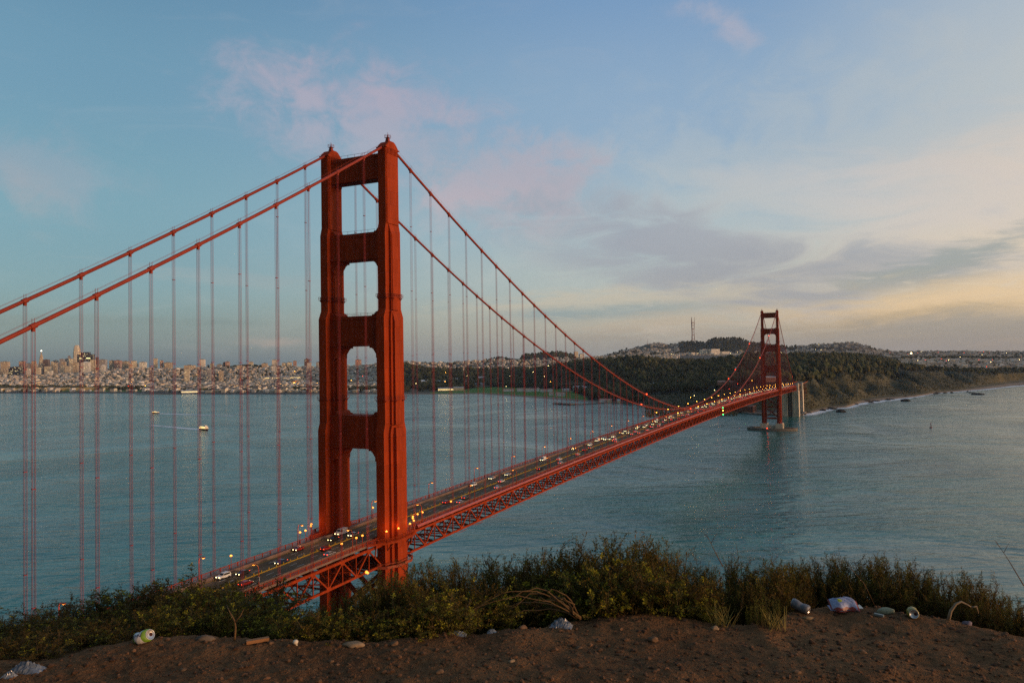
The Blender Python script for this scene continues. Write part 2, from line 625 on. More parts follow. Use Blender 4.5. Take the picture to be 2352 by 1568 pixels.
XC = np.concatenate([np.arange(-420, 1280, 7.0), np.arange(1280, 2100, 4.0), np.arange(2100, 2760, 7.0)])
DS = d_shore(XC)
TREE = 13.0
z1 = curve([(-600, 4), (900, 4), (1100, 2.2), (1300, 2.2), (1500, 5), (1640, 5), (1700, 3.5), (1800, 3.5), (1850, 5), (2000, 8), (2200, 6), (2300, 9), (2900, 9)])
w1 = curve([(-600, 130), (900, 110), (1050, 120), (1130, 210), (1290, 240), (1360, 90), (1450, 40), (1640, 50), (1700, 90), (1800, 110), (1860, 60), (1950, 40), (1985, 120), (2040, 120), (2090, 50), (2140, 45), (2200, 70), (2260, 240), (2352, 420), (2900, 500)])
L2d, L2z = line_pts((-600, 4800, 889), (0, 4800, 888), (700, 4800, 886), (900, 4100, 892), (1000, 3700, 893), (1200, 3350, 891), (1330, 2950, 899), (1400, 2650, 905), (1470, 2480, 905), (1570, 2350, 898), (1640, 2230, 888), (1720, 2170, 881),
                    (1790, 2100, 879), (1840, 2130, 872), (1865, 2200, 857), (1950, 2450, 853), (2034, 2800, 851), (2166, 3080, 853), (2352, 3460, 856), (2900, 3700, 866))
L3d, L3z = line_pts((-600, 5600, 872), (0, 5600, 869), (100, 5600, 865), (200, 5600, 858), (300, 5700, 850), (400, 5700, 849), (450, 5700, 850), (520, 5600, 844), (560, 5600, 841), (620, 5600, 843), (700, 5600, 846), (735, 5500, 848), (830, 5300, 842),
                    (900, 4900, 838), (930, 4600, 841), (970, 4500, 851), (1048, 4400, 866), (1106, 4300, 868), (1153, 4200, 866), (1212, 4000, 858), (1294, 3700, 843), (1387, 3400, 834), (1470, 3250, 833), (1549, 3200, 840), (1620, 3200, 840), (1667, 3200, 835),
                    (1713, 3200, 828), (1760, 3200, 825), (1854, 3200, 825), (1903, 3200, 823), (1969, 3250, 826), (2019, 3300, 833), (2034, 3350, 839), (2100, 3500, 846), (2166, 3600, 853), (2231, 3700, 854), (2352, 3800, 853), (2900, 3900, 858))
L4d, L4z = line_pts((-600, 6400, 862), (900, 6200, 850), (940, 5300, 850), (1300, 4600, 850), (1500, 4300, 842), (2000, 4300, 832), (2034, 4500, 836), (2200, 4600, 833), (2352, 4700, 832), (2900, 4800, 834))
L5d, L5z = line_pts((-600, 7200, 858), (600, 7200, 856), (900, 6400, 840), (930, 5700, 837), (1000, 5700, 835), (1050, 5700, 834), (1100, 5700, 832), (1160, 5700, 831), (1250, 5700, 830), (1300, 5700, 829), (1400, 5600, 825), (1450, 5500, 824), (1800, 5500, 824), (2034, 5600, 824),
                    (2200, 5700, 823), (2352, 5700, 822), (2900, 5700, 824))
L6d, L6z = line_pts((-600, 8200, 850), (900, 7300, 850), (1150, 6300, 836), (1300, 6200, 830), (1400, 6600, 822), (1470, 6900, 819), (1620, 7100, 816), (1800, 7000, 814), (1900, 6700, 812), (2034, 6900, 814), (2352, 7000, 812), (2900, 7000, 814))
L7d, L7z = line_pts((-600, 9400, 848), (900, 9000, 844), (1050, 7300, 836), (1100, 7200, 832), (1125, 7000, 828), (1148, 7000, 822.5), (1172, 7000, 828), (1190, 6900, 829), (1204, 6800, 818), (1240, 6800, 814), (1287, 6800, 810.5), (1312, 6900, 816), (1330, 7000, 823), (1370, 7600, 820), (1400, 7900, 815), (1418, 8000, 811), (1446, 8100, 801),
                    (1484, 8200, 793), (1502, 8200, 789.5), (1530, 8200, 789), (1549, 8200, 793), (1568, 8100, 787), (1587, 8000, 786.5), (1615, 8000, 788), (1627, 7900, 785), (1646, 7800, 778.5), (1662, 7800, 781), (1690, 7800, 778), (1704, 7800, 781), (1725, 7800, 787), (1746, 7800, 791), (1784, 7700, 794), (1819, 7600, 798),
                    (1850, 7500, 796), (1881, 7500, 792), (1924, 7500, 788), (1960, 7500, 787.5), (1975, 7500, 791), (1990, 7500, 795), (2004, 7600, 802), (2034, 8200, 806), (2078, 8600, 808), (2209, 8700, 807), (2352, 8700, 808), (2900, 8700, 811))
CTRL = [(d_shore, lambda x: np.interp(x, [0], [0.0]) + 0 * x)]


def ctrl(x):
    """control depths and heights of the columns x"""
    x = np.atleast_1d(np.asarray(x, float))
    ds = d_shore(x)
    D = [ds - 30, ds, ds + w1(x)]
    Z = [0 * x - 3, 0 * x, z1(x)]
    for ld, lz in ((L2d, L2z), (L3d, L3z), (L4d, L4z), (L5d, L5z), (L6d, L6z), (L7d, L7z)):
        D.append(np.maximum(ld(x), D[-1] + 40))
        Z.append(np.maximum(lz(x), 3))
    D.append(D[-1] + 2600)
    Z.append(Z[-1] * 0 + 10)
    return np.array(D), np.array(Z)


def ground_z(x, d):
    """terrain height at column x and depth d (arrays), with gullies and bumps"""
    x = np.atleast_1d(np.asarray(x, float))
    d = np.atleast_1d(np.asarray(d, float)) + 0 * x
    D, Z = ctrl(x)
    out = np.zeros(len(x))
    for k in range(len(D) - 1):
        s = (d >= D[k]) & (d < D[k + 1])
        t = (d - D[k]) / (D[k + 1] - D[k])
        e = t * t * (3 - 2 * t) if k in (3, 4, 5, 6, 7) else t
        out = np.where(s, Z[k] + (Z[k + 1] - Z[k]) * e, out)
    wx = d * (x - 1176) / FPX
    gul = 3.0 * np.clip((x - 1830) / 30, 0, 1) * np.clip(1 - (d - D[3]) / 300, 0, 1)
    amp = np.clip((d - D[2]) / 160, 0, 1) * np.clip(out / 60, 0, 1)
    return out + amp * (fbm(wx / 260, d / 300, 5) * 20 + fbm(wx / 60 + 9, d / 70, 3) * 6 - 52 * gul * np.abs(fbm(wx / 95 + 3, d / 420, 3)))


def zone(x, d):
    """0 sand, 1 lawn, 2 forest floor, 3 coastal scrub, 4 city, 5 paved"""
    x = np.atleast_1d(np.asarray(x, float))
    d = np.atleast_1d(np.asarray(d, float))
    D, Z = ctrl(x)
    wx = d * (x - 1176) / FPX
    nz = fbm(wx / 150, d / 150, 3)
    o = np.full(len(x), 4)
    forest = (x > 905 + nz * 60) & (x < 2060) & (d > D[3] - 150) & (d < D[4] + 500)
    forest |= (x > 900) & (x < 2060) & (d > D[2]) & (d < D[4]) & (nz > np.where((x < 1345) & (d < D[2] + 800), .13, -.12))
    forest |= (x >= 2030) & (d > D[3]) & (d < D[4] + 250)
    forest |= (d > 6500) & (x > 1195) & (x < 1320) & (d < 7000)
    forest |= (d > 7300) & (x > 1560) & (x < 1830)
    forest |= (d > 7000) & (x > 1395) & (x < 1560) & (nz > .1)
    forest |= (d > 6900) & (x > 1110) & (x < 1185)
    forest |= (x > 2030) & (np.abs(d - 5500) < 260)
    forest |= (x > 1860) & (x < 2040) & (d > 7000) & (nz > .12)
    forest |= (x > 520) & (x < 600) & (np.abs(d - 5580) < 90)
    forest |= (x < 420) & (np.abs(d - (D[2] + 330)) < 150) & (x < 340 + nz * 100)
    forest |= (x > 400) & (x < 930) & (d > D[2] + 20) & (d < D[2] + 420) & (nz > .09 - (x > 540) * .06)
    o[(x > 900) & (x < 1560) & (d > D[2]) & (d < D[3] + 100)] = 3
    o[forest] = 2
    scrub = (x > 1835) & (d > D[2] - 15) & (d < D[3] + 40)
    scrub |= (x > 1480) & (x < 1835) & (d > D[2]) & (d < D[3] - 20)
    scrub |= (d > 7600) & (x > 1440) & (x < 1540) & (nz > -.05)
    o[scrub] = 3
    o[(x > 985) & (x < 1345) & (d > D[2] - 20) & (d < D[2] + np.interp(x, [985, 1100, 1300, 1345], [20, 330, 300, 40]))] = 1
    o[(x > 130) & (x < 330) & (d > D[2] + 20) & (d < D[2] + 190)] = 1
    o[(x > 1640) & (x < 1835) & (d >= D[3] + 60) & (d < D[3] + 110)] = 5
    o[d < D[2]] = 0
    o[(x < 700) & (d < D[2])] = 5
    o[(x > 1380) & (x < 1690) & (d < D[2])] = 3
    return o


def terrain():
    T = np.linspace(0, 1, 170) ** 1.55
    D, Z = ctrl(XC)
    d0, d1 = D[0], D[-1]
    rows = [D[0], D[1], D[1] + .5 * (D[2] - D[1]), D[2]]
    for t in T[1:]:
        rows.append(D[2] + (d1 - D[2]) * t)
    DD = np.array(rows)                          # rows x columns
    nr, nc = DD.shape
    RV = np.array([ray(a, horizon(a)) for a in XC])
    V, ZN = [], []
    for i in range(nr):
        z = ground_z(XC, DD[i]) if i > 1 else Z[i]
        P = CAM + RV * DD[i][:, None]
        P[:, 2] = z
        V.append(P)
        ZN.append(zone(XC, DD[i]))
    V = np.concatenate(V)
    ZN = np.array(ZN)
    idx = np.arange(nr * nc).reshape(nr, nc)
    F = np.stack([idx[:-1, :-1], idx[:-1, 1:], idx[1:, 1:], idx[1:, :-1]], -1).reshape(-1, 4)[:, ::-1]
    me = bpy.data.meshes.new('hills')
    me.from_pydata(V.tolist(), [], F.tolist())
    me.polygons.foreach_set('material_index', ZN[1:, :-1].reshape(-1).astype(np.int32))
    mats = [mat('beach_sand', (.23, .17, .115), .95, .2, .02), mat('lawn_grass', (.075, .17, .012), .95, .25, .02), mat('forest_floor', (.022, .028, .013), .95, .4, .02),
            mat('coastal_scrub', (.024, .036, .011), .95, .35, .007, col2=(.115, .095, .042)), mat('city_ground', (.075, .068, .055), .95, .5, .03), mat('paved_ground', (.08, .073, .065), .9, .3, .03)]
    o = link_mesh('hills', me, mats, smooth=True)
    tag(o, kind='structure')
    return o


terrain()


def ground_at(x, d):
    """points on the terrain under columns x at depth d"""
    x = np.atleast_1d(np.asarray(x, float))
    d = np.atleast_1d(np.asarray(d, float)) + 0 * x
    z = ground_z(x, d)
    P = np.array([CAM + ray(a, horizon(a)) * b for a, b in zip(x, d)])
    P[:, 2] = z
    return P


def d_for(x, y):
    """depth at which the terrain under column x shows at row y"""
    ds = float(d_shore(x)[0])
    d = np.arange(ds + 15, 9000, 8.0)
    P = ground_at(np.full(len(d), x), d) - CAM
    row = 784 - FPX * (P @ np.array(cy)) / (P @ np.array(FW))
    k = np.argmax(row <= y)
    return float(d[k]) if row[k] <= y else float(d[-1])


def scatter(name, base_v, base_f, P, S, rot, tint, material):
    """one mesh that repeats a small shape at points P with sizes S (n,3), turns and tints"""
    bv, n = np.array(base_v), len(P)
    c, s = np.cos(rot)[:, None], np.sin(rot)[:, None]
    x, y, z = bv[None, :, 0] * S[:, None, 0], bv[None, :, 1] * S[:, None, 1], bv[None, :, 2] * S[:, None, 2]
    V = np.stack([x * c - y * s, x * s + y * c, z], -1) + P[:, None, :]
    k = len(bv)
    F = [tuple(i + a * k for i in f) for a in range(n) for f in base_f]
    me = bpy.data.meshes.new(name)
    me.from_pydata(V.reshape(-1, 3).tolist(), [], F)
    at = me.attributes.new('tint', 'FLOAT_COLOR', 'POINT')
    tt = np.repeat(np.c_[tint, np.ones(n)], k, 0).astype(np.float32)
    at.data.foreach_set('color', tt.ravel())
    return link_mesh(name, me, material)


def in_zone(n, xr, dr, want, keep=None):
    x = RNG.uniform(*xr, n)
    d = RNG.uniform(*dr, n)
    s = zone(x, d) == want
    if keep is not None:
        s &= keep(x, d)
    return x[s], d[s]


# ------------------------------------------------------------------ far woods
def crown_shape(seed):
    rg = random.Random(seed)
    mb = MB()
    for k in range(2 if seed == 4 else 5):
        a = rg.uniform(0, 6.28)
        q = rg.uniform(.15, .55) if k else 0
        mb.ico((q * math.cos(a), q * math.sin(a), rg.uniform(.45, .95) if k else .6), rg.uniform(.34, .55), 1, jit=.28, seed=seed * 31 + k, sq=(1, 1, rg.uniform(.7, 1.1)))
    return mb.v, mb.f


def woods(name, x, d, hmin, hmax, material, seed):
    vs, fs = crown_shape(seed)
    P = ground_at(x, d)
    n = len(x)
    h = RNG.uniform(hmin, hmax, n)
    S = np.c_[h * RNG.uniform(.55, .95, n), h * RNG.uniform(.55, .95, n), h]
    g = RNG.uniform(.55, 1.45, n)
    tint = np.c_[g * RNG.uniform(.85, 1.25, n), g, g * RNG.uniform(.8, 1.1, n)]
    P[:, 2] -= 1.0
    return tag(scatter(name, vs, fs, P, S, RNG.uniform(0, 6.28, n), tint, material), kind='stuff')


leafM = mat('far_foliage', (.040, .050, .017), .95, .35, .15, attr='tint', col2=(.072, .074, .026))
scrubM = mat('scrub_foliage', (.060, .066, .022), .95, .35, .15, attr='tint', col2=(.10, .088, .036))
x, d = in_zone(15000, (900, 2060), (2050, 5000), 2)
woods('forest', x, d, 11, 25, leafM, 1)
x, d = in_zone(3000, (2030, 2600), (2800, 6200), 2)
woods('coastal_forest', x, d, 7, 17, leafM, 2)
x, d = in_zone(9000, (1100, 2040), (6300, 8900), 2)
woods('hill_forest', x, d, 8, 24, leafM, 3)
x, d = in_zone(60000, (1480, 2600), (1800, 3900), 3)
woods('bluff_scrub', x, d, 1.2, 5.0, scrubM, 4)
x, d = in_zone(16000, (-200, 940), (3350, 6400), 2)
woods('waterfront_trees', x, d, 6, 18, leafM, 5)
# street and garden trees between the houses
xa, da = in_zone(3600, (-200, 1000), (3400, 5900), 4)
xb, db = in_zone(1300, (930, 1500), (4900, 6900), 4)
xc_, dc = in_zone(1500, (1830, 2600), (3600, 8200), 4)
woods('garden_trees', np.r_[xa, xb, xc_], np.r_[da, db, dc], 5, 14, leafM, 6)

# ------------------------------------------------------------------ far houses
BOXV = [(-.5, -.5, -.3), (.5, -.5, -.3), (.5, .5, -.3), (-.5, .5, -.3), (-.5, -.5, .8), (.5, -.5, .8), (.5, .5, .8), (-.5, .5, .8), (-.5, 0, 1), (.5, 0, 1)]
BOXF = [(0, 1, 5, 4), (2, 3, 7, 6), (1, 2, 6, 9, 5), (3, 0, 4, 8, 7), (4, 5, 9, 8), (6, 7, 8, 9)]
HOUSE_TINTS = [(.80, .70, .52), (.72, .61, .45), (.82, .74, .62), (.58, .51, .40), (.74, .58, .36), (.50, .45, .39), (.84, .80, .72), (.50, .36, .26), (.62, .58, .54), (.38, .33, .28)]
houseM = mat('house_paint', (.92, .92, .92), .9, .06, .05, attr='tint')
houseT = [mat('pale_house_paint', HOUSE_TINTS[0], .9, .2, .1), mat('tan_house_paint', HOUSE_TINTS[4], .9, .2, .1), mat('grey_house_paint', HOUSE_TINTS[5], .9, .2, .1), mat('white_house_paint', HOUSE_TINTS[6], .9, .2, .1)]
roofM = mat('house_roof', (.16, .14, .13), .9, .3, .1)


def houses():
    xa, da = in_zone(17000, (-200, 1000), (3380, 5900), 4)
    xb, db = in_zone(3600, (930, 1560), (4600, 7600), 4)
    xc_, dc = in_zone(3600, (2030, 2620), (3650, 5300), 4)
    xd, dd = in_zone(3200, (1380, 2030), (6700, 8600), 4)
    xe, de = in_zone(2500, (2030, 2620), (5700, 9000), 4)
    x, d = np.r_[xa, xb, xc_, xd, xe], np.r_[da, db, dc, dd, de]
    P = ground_at(x, d)
    n = len(x)
    # the street grid turns a little from quarter to quarter
    rot = R(9) + (x > 1500) * R(-4) + RNG.choice([0, math.pi / 2], n)
    big = RNG.random(n) < .10
    S = np.c_[RNG.uniform(8, 22, n), RNG.uniform(9, 18, n), RNG.uniform(8, 14, n)]
    S[big] *= np.array([1.6, 1.4, 1.7])
    low = x > 2030
    S[low, 2] *= .75
    tint = (np.array(HOUSE_TINTS)[RNG.integers(0, len(HOUSE_TINTS), n)] * .65 + .35 * np.array([[.74, .62, .45]])) * RNG.uniform(.75, 1.1, n)[:, None]
    size = S[:, 0] * S[:, 2] / d ** 2
    order = np.argsort(-size)
    solo, rest = order[:280], order[280:]
    tag(scatter('far_houses', BOXV, BOXF, P[rest], S[rest], rot[rest], tint[rest], houseM), kind='stuff')
    mesh = []
    for k in range(4):
        me = bpy.data.meshes.new('city_house')
        me.from_pydata(BOXV, [], BOXF)
        me.materials.append(houseT[k])
        me.materials.append(roofM)
        me.polygons.foreach_set('material_index', [0, 0, 0, 0, 1, 1])
        mesh.append(me)
    words = ['cream', 'tan', 'grey', 'white']
    for i in solo:
        k = int(RNG.integers(0, 4))
        o = bpy.data.objects.new('city_house', mesh[k])
        COL.objects.link(o)
        o.location, o.rotation_euler, o.scale = P[i], (0, 0, rot[i]), S[i]
        where = 'hillside left of the near bridge tower' if x[i] < 800 else 'slope between the bridge towers' if x[i] < 1700 else 'coastal flats right of the far bridge tower'
        tag(o, f'{words[k]} pitched-roof house on the {where}', 'house', f'{words[k]} houses on the {where}')


houses()


# ------------------------------------------------------------------ the bridge
def road_z(X):
    if X < 0:
        return 75.9 + .0194 * X
    if X > 1280:
        return 75.9 - .0194 * (X - 1280)
    return 75.9 + 6.2 * (1 - ((X - 640) / 640) ** 2)


def cable_z(X):
    if X < 0:
        return 227.0 + .5795 * X + .000253 * X * X
    if X > 1280:
        e = 1280 - X
        return 227.0 + .5795 * e + .000253 * e * e
    return 84.6 + 142.4 * ((X - 640) / 640) ** 2


HY = 13.7
X0, X1 = -330.0, 1622.0
bridge = tag(empty('suspension_bridge', (0, 0, 0)), 'red orange suspension bridge with two stepped towers spanning the strait', 'bridge')


def strips(mb, y0, y1, dz0, dz1, xs, mi=0):
    """a long closed beam that follows the deck's curve"""
    v, f = [], []
    for X in xs:
        z = road_z(X)
        v += [(X, y0, z + dz0), (X, y1, z + dz0), (X, y1, z + dz1), (X, y0, z + dz1)]
    n = len(xs)
    for i in range(n - 1):
        for k in range(4):
            k2 = (k + 1) % 4
            f.append((i * 4 + k, i * 4 + k2, (i + 1) * 4 + k2, (i + 1) * 4 + k))
    f += [(3, 2, 1, 0), tuple((n - 1) * 4 + k for k in range(4))]
    mb.add(v, f, mi)


XS = list(np.arange(X0, X1 + 1, 15.24)) + [X1]
b = MB(); strips(b, -9.3, 9.3, -.5, 0, XS)
road = b.build('roadway', M['asphalt'], bridge)
road['kind'] = 'structure'
mk = MB()
for Y in (-6.1, -3.05, 3.05, 6.1):
    X = X0
    while X < 900:
        z0, z1_ = road_z(X) + .006, road_z(X + 3.6) + .006
        mk.add([(X, Y - .1, z0), (X + 3.6, Y - .1, z1_), (X + 3.6, Y + .1, z1_), (X, Y + .1, z0)], [(0, 1, 2, 3)])
        X += 10.97
mk.build('lane_markings', M['mark_white'], bridge)['kind'] = 'stuff'
# worn yellow line along the east kerb
yk = MB()
X = X0
while X < 1280:
    z0, z1_ = road_z(X) + .007, road_z(X + 45.72) + .007
    yk.add([(X, 8.75, z0), (X + 45.72, 8.75, z1_), (X + 45.72, 9.0, z1_), (X, 9.0, z0)], [(0, 1, 2, 3)])
    X += 45.72
yk.build('edge_line', M['mark_yellow'], bridge)
# low yellow marker posts that divide the two directions
mp_ = MB()
strips(mp_, -.16, .16, .004, .30, XS)
for X in np.arange(X0, 620, 3.4):
    z = road_z(X)
    mp_.box(X - .12, X + .12, -.12, .12, z + .3, z + .95)
mp_.build('median_barrier', M['mark_yellow'], bridge)
for s, nm in ((-1, 'west'), (1, 'east')):
    a = MB()
    lo, hi = sorted((s * 9.3, s * 12.9))
    strips(a, lo, hi, -.45, .28, XS)
    a.build('sidewalk', M['walkway'], bridge)
    g = MB()                                       # kerb-side guard fence
    lo, hi = sorted((s * 9.45, s * 9.6))
    strips(g, lo, hi, .28, .9, XS)
    g.build('kerb_barrier', M['walkway'], bridge)


def railing(s):
    r = MB()
    y = s * 13.0
    strips(r, y - .07, y + .07, 1.50, 1.66, XS)
    strips(r, y - .05, y + .05, .42, .52, XS)
    for X in np.arange(X0, X1, 3.81):
        z = road_z(X)
        r.box(X - .13, X + .13, y - .12, y + .12, z + .28, z + 1.72)
    for X in np.arange(X0, 420, .46):
        z = road_z(X)
        r.box(X - .06, X + .06, y - .03, y + .03, z + .5, z + 1.5)
    if s:
        strips(r, y - .03, y + .03, .5, 1.5, [x_ for x_ in XS if x_ > 405])
    return r.build('railing', M['orange'], bridge)


railing(-1)
railing(1)
# rounded wind fairing along the west edge of the main span
fa = MB()
ptsf = []
XF = np.arange(17.0, 1268, 15.24)
prof = [(-13.25, .55), (-13.55, .75), (-14.0, .72), (-14.3, .35), (-14.35, -.1), (-14.0, -.35), (-13.3, -.2)]
v, f = [], []
for X in XF:
    z = road_z(X)
    v += [(X, p[0], z + p[1]) for p in prof]
n = len(prof)
for i in range(len(XF) - 1):
    for k in range(n):
        k2 = (k + 1) % n
        f.append((i * n + k, i * n + k2, (i + 1) * n + k2, (i + 1) * n + k))
fa.add(v, f)
fair = fa.build('wind_fairing', M['fairing'], bridge)
jt = MB()
for X in XF[:60]:
    z = road_z(X)
    jt.prism([(p[0] * 1.0 + (-.05 if p[0] < -13.8 else .03), z + p[1] + (.05 if p[1] > .3 else -.05)) for p in prof], 'x', X + 7.3, X + 7.7)
jt.build('fairing_joint', M['cable'], fair)


def truss(s):
    """one stiffening truss: chords, posts, diagonals and gusset plates"""
    t = MB()
    y = s * HY
    strips(t, y - .38, y + .38, -1.75, -.85, XS)
    strips(t, y - .36, y + .36, -9.2, -8.4, XS)
    k = 0
    for i in range(int(X0 / 7.62), int(X1 / 7.62)):
        xa, xb = i * 7.62, (i + 1) * 7.62
        if any(abs((xa + xb) / 2 - c) < 8.0 for c in (0, 1280)):
            continue
        za, zb = road_z(xa), road_z(xb)
        t.bar((xa, y, za - 1.7), (xa, y, za - 8.5), .34, .34, up=(1, 0, 0))
        if i % 2 == 0:
            t.bar((xa, y, za - 1.6), (xb, y, zb - 8.6), .52, .5, up=(0, 1, 0))
            t.box(xa - 1.0, xa + 1.0, y - .28, y + .28, za - 2.6, za - 1.7)
        else:
            t.bar((xa, y, za - 8.6), (xb, y, zb - 1.6), .52, .5, up=(0, 1, 0))
            t.box(xa - 1.0, xa + 1.0, y - .28, y + .28, za - 8.5, za - 7.7)
    return t.build('stiffening_truss', M['orange'], bridge)


tw = truss(-1)
te = truss(1)
fb = MB()
for i in range(int(X0 / 7.62), int(X1 / 7.62)):
    X = i * 7.62
    if any(abs(X - c) < 9 for c in (0, 1280)):
        continue
    z = road_z(X)
    fb.box(X - .22, X + .22, -13.3, 13.3, z - 2.3, z - .52)
    fb.box(X - .2, X + .2, -13.3, 13.3, z - 9.1, z - 8.55)
    for j in range(4):
        ya, yb = -13.3 + j * 6.65, -13.3 + (j + 1) * 6.65
        if j % 2:
            fb.bar((X, ya, z - 8.6), (X, yb, z - 2.2), .28)
        else:
            fb.bar((X, ya, z - 2.2), (X, yb, z - 8.6), .28)
    if i % 2 == 0 and not any(-18 < X - c < 9 for c in (0, 1280)):
        z2 = road_z(X + 15.24)
        fb.bar((X, -13.3, z - 8.8), (X + 7.62, 0, z - 8.8), .4)
        fb.bar((X + 7.62, 0, z - 8.8), (X + 15.24, -13.3, z2 - 8.8), .4)
        fb.bar((X, 13.3, z - 8.8), (X + 7.62, 0, z - 8.8), .4)
        fb.bar((X + 7.62, 0, z - 8.8), (X + 15.24, 13.3, z2 - 8.8), .4)
for Y in (-9, -5.4, -1.8, 1.8, 5.4, 9):
    strips(fb, Y - .2, Y + .2, -1.3, -.5, XS)
fb.build('floor_beams', M['orange'], bridge)
# thin maintenance outriggers below the west truss
og = MB()
for i in range(3, 84):
    X = i * 15.24
    z = road_z(X)
    og.bar((X, -13.9, z - 8.9), (X + 3.5, -16.2, z - 9.0), .16)
    og.bar((X + 3.5, -16.2, z - 9.0), (X + 7.62, -16.4, z - 8.7), .14)
og.build('maintenance_bracket', M['cable'], bridge)


# towers
SECT = [  # bottom, top, three nested half sizes (along the bridge, across it)
    (13.0, 119.5, ((7.5, 1.80), (4.45, 2.80), (2.85, 4.30))),
    (119.5, 163.0, ((6.5, 1.76), (3.45, 2.75), (2.30, 3.75))),
    (163.0, 196.0, ((5.1, 1.72), (2.75, 2.75), (2.30, 3.05))),
    (196.0, 224.6, ((4.25, 1.68), (3.95, 1.95), (3.6, 2.1))),
]


def leg(tower, yc, root_z):
    g = MB()
    for k, (za, zb, R3) in enumerate(SECT):
        nxt = SECT[k + 1][2] if k < 3 else None
        zlo = root_z if k == 0 else za - .5
        for j, (hx, hy) in enumerate(R3):
            if nxt:
                top = zb - (0, .8, 1.7)[j]
                nx, ny = nxt[j]
                nx, ny = min(nx, hx) + .02 * j, min(ny, hy) + .01 * j
                sh = 3.2
                g.frus(((-hx, hx, yc - hy, yc + hy), zlo - j * .02), ((-hx, hx, yc - hy, yc + hy), top - sh))
                g.frus(((-hx, hx, yc - hy, yc + hy), top - sh), ((-nx, nx, yc - ny, yc + ny), top))
            else:
                g.box(-hx, hx, yc - hy, yc + hy, zlo, zb - j * .02)
    lg = g.build('tower_leg', M['orange'], tower)
    # flutes under the cornice
    fl = MB()
    for sy in (-1, 1):
        y = yc + sy * 2.1
        for q in range(8):
            X = -3.2 + q * .914
            lo, hi = sorted((y, y + sy * .22))
            fl.box(X - .2, X + .2, lo, hi, 222.2, 224.5)
    fl.build('fluting', M['orange'], tower)
    # saddle housing
    h = MB()
    h.box(-4.5, 4.5, yc - 2.35, yc + 2.35, 224.45, 224.85)
    pr = [(-4.35, 224.85), (4.35, 224.85), (3.3, 226.0), (2.0, 227.1), (1.0, 227.5), (-1.0, 227.5), (-2.0, 227.1), (-3.3, 226.0)]
    h.prism(pr, 'y', yc - 1.9, yc + 1.9)
    h.prism([(p[0] * .96, p[1] - .12) for p in pr], 'y', yc - 2.1, yc + 2.1)
    h.build('saddle_housing', M['orange'], tower)
    bc = MB()
    bc.frus(((-.8, .8, yc - .8, yc + .8), 227.4), ((-.45, .45, yc - .45, yc + .45), 229.1))
    bc.box(-.9, .9, yc - .9, yc + .9, 229.1, 229.2)
    bc.lathe([(.22, 229.2), (.22, 230.0), (.1, 230.4)], 8, org=(0, yc, 0))
    bc.bar((0, yc, 230.3), (0, yc, 231.3), .08)
    for a in (-1, 1):
        for c in (-1, 1):
            bc.bar((a * .85, yc + c * .85, 229.2), (a * .85, yc + c * .85, 230.3), .08)
    for zz in (229.8, 230.27):
        for a in (-1, 1):
            bc.bar((a * .85, yc - .85, zz), (a * .85, yc + .85, zz), .07)
            bc.bar((-.85, yc + a * .85, zz), (.85, yc + a * .85, zz), .07)
    bc.build('beacon_stand', M['cable'], tower)
    # catwalk rings
    for zz, sec in ((167.5, 2), (128.5, 1)):
        w = MB()
        for j, (hx, hy) in enumerate(SECT[sec][2]):
            e = .6
            w.box(-hx - e, hx + e, yc - hy - e, yc + hy + e, zz - .2 - j * .03, zz - .05 - j * .03)
            for a in (-1, 1):
                for q in (.5, 1.1):
                    w.bar((-hx - e, yc + a * (hy + e), zz + q), (hx + e, yc + a * (hy + e), zz + q), .09)
                    w.bar((a * (hx + e), yc - hy - e, zz + q), (a * (hx + e), yc + hy + e, zz + q), .09)
                for q in np.arange(-hx - e, hx + e + .1, (hx + e) / 2):
                    w.bar((q, yc + a * (hy + e), zz), (q, yc + a * (hy + e), zz + 1.2), .1)
            for a in (-1, 1):
                w.bar((a * (hx - .2), yc - hy - e, zz - .2), (a * (hx - .2), yc - hy, zz - 1.0), .2)
                w.bar((a * (hx - .2), yc + hy + e, zz - .2), (a * (hx - .2), yc + hy, zz - 1.0), .2)
        w.build('service_platform', M['cable'], tower)


STRUTS = [(213.2, 223.0, 3), (182.4, 192.8, 2), (149.0, 160.6, 1), (109.6, 122.2, 0)]


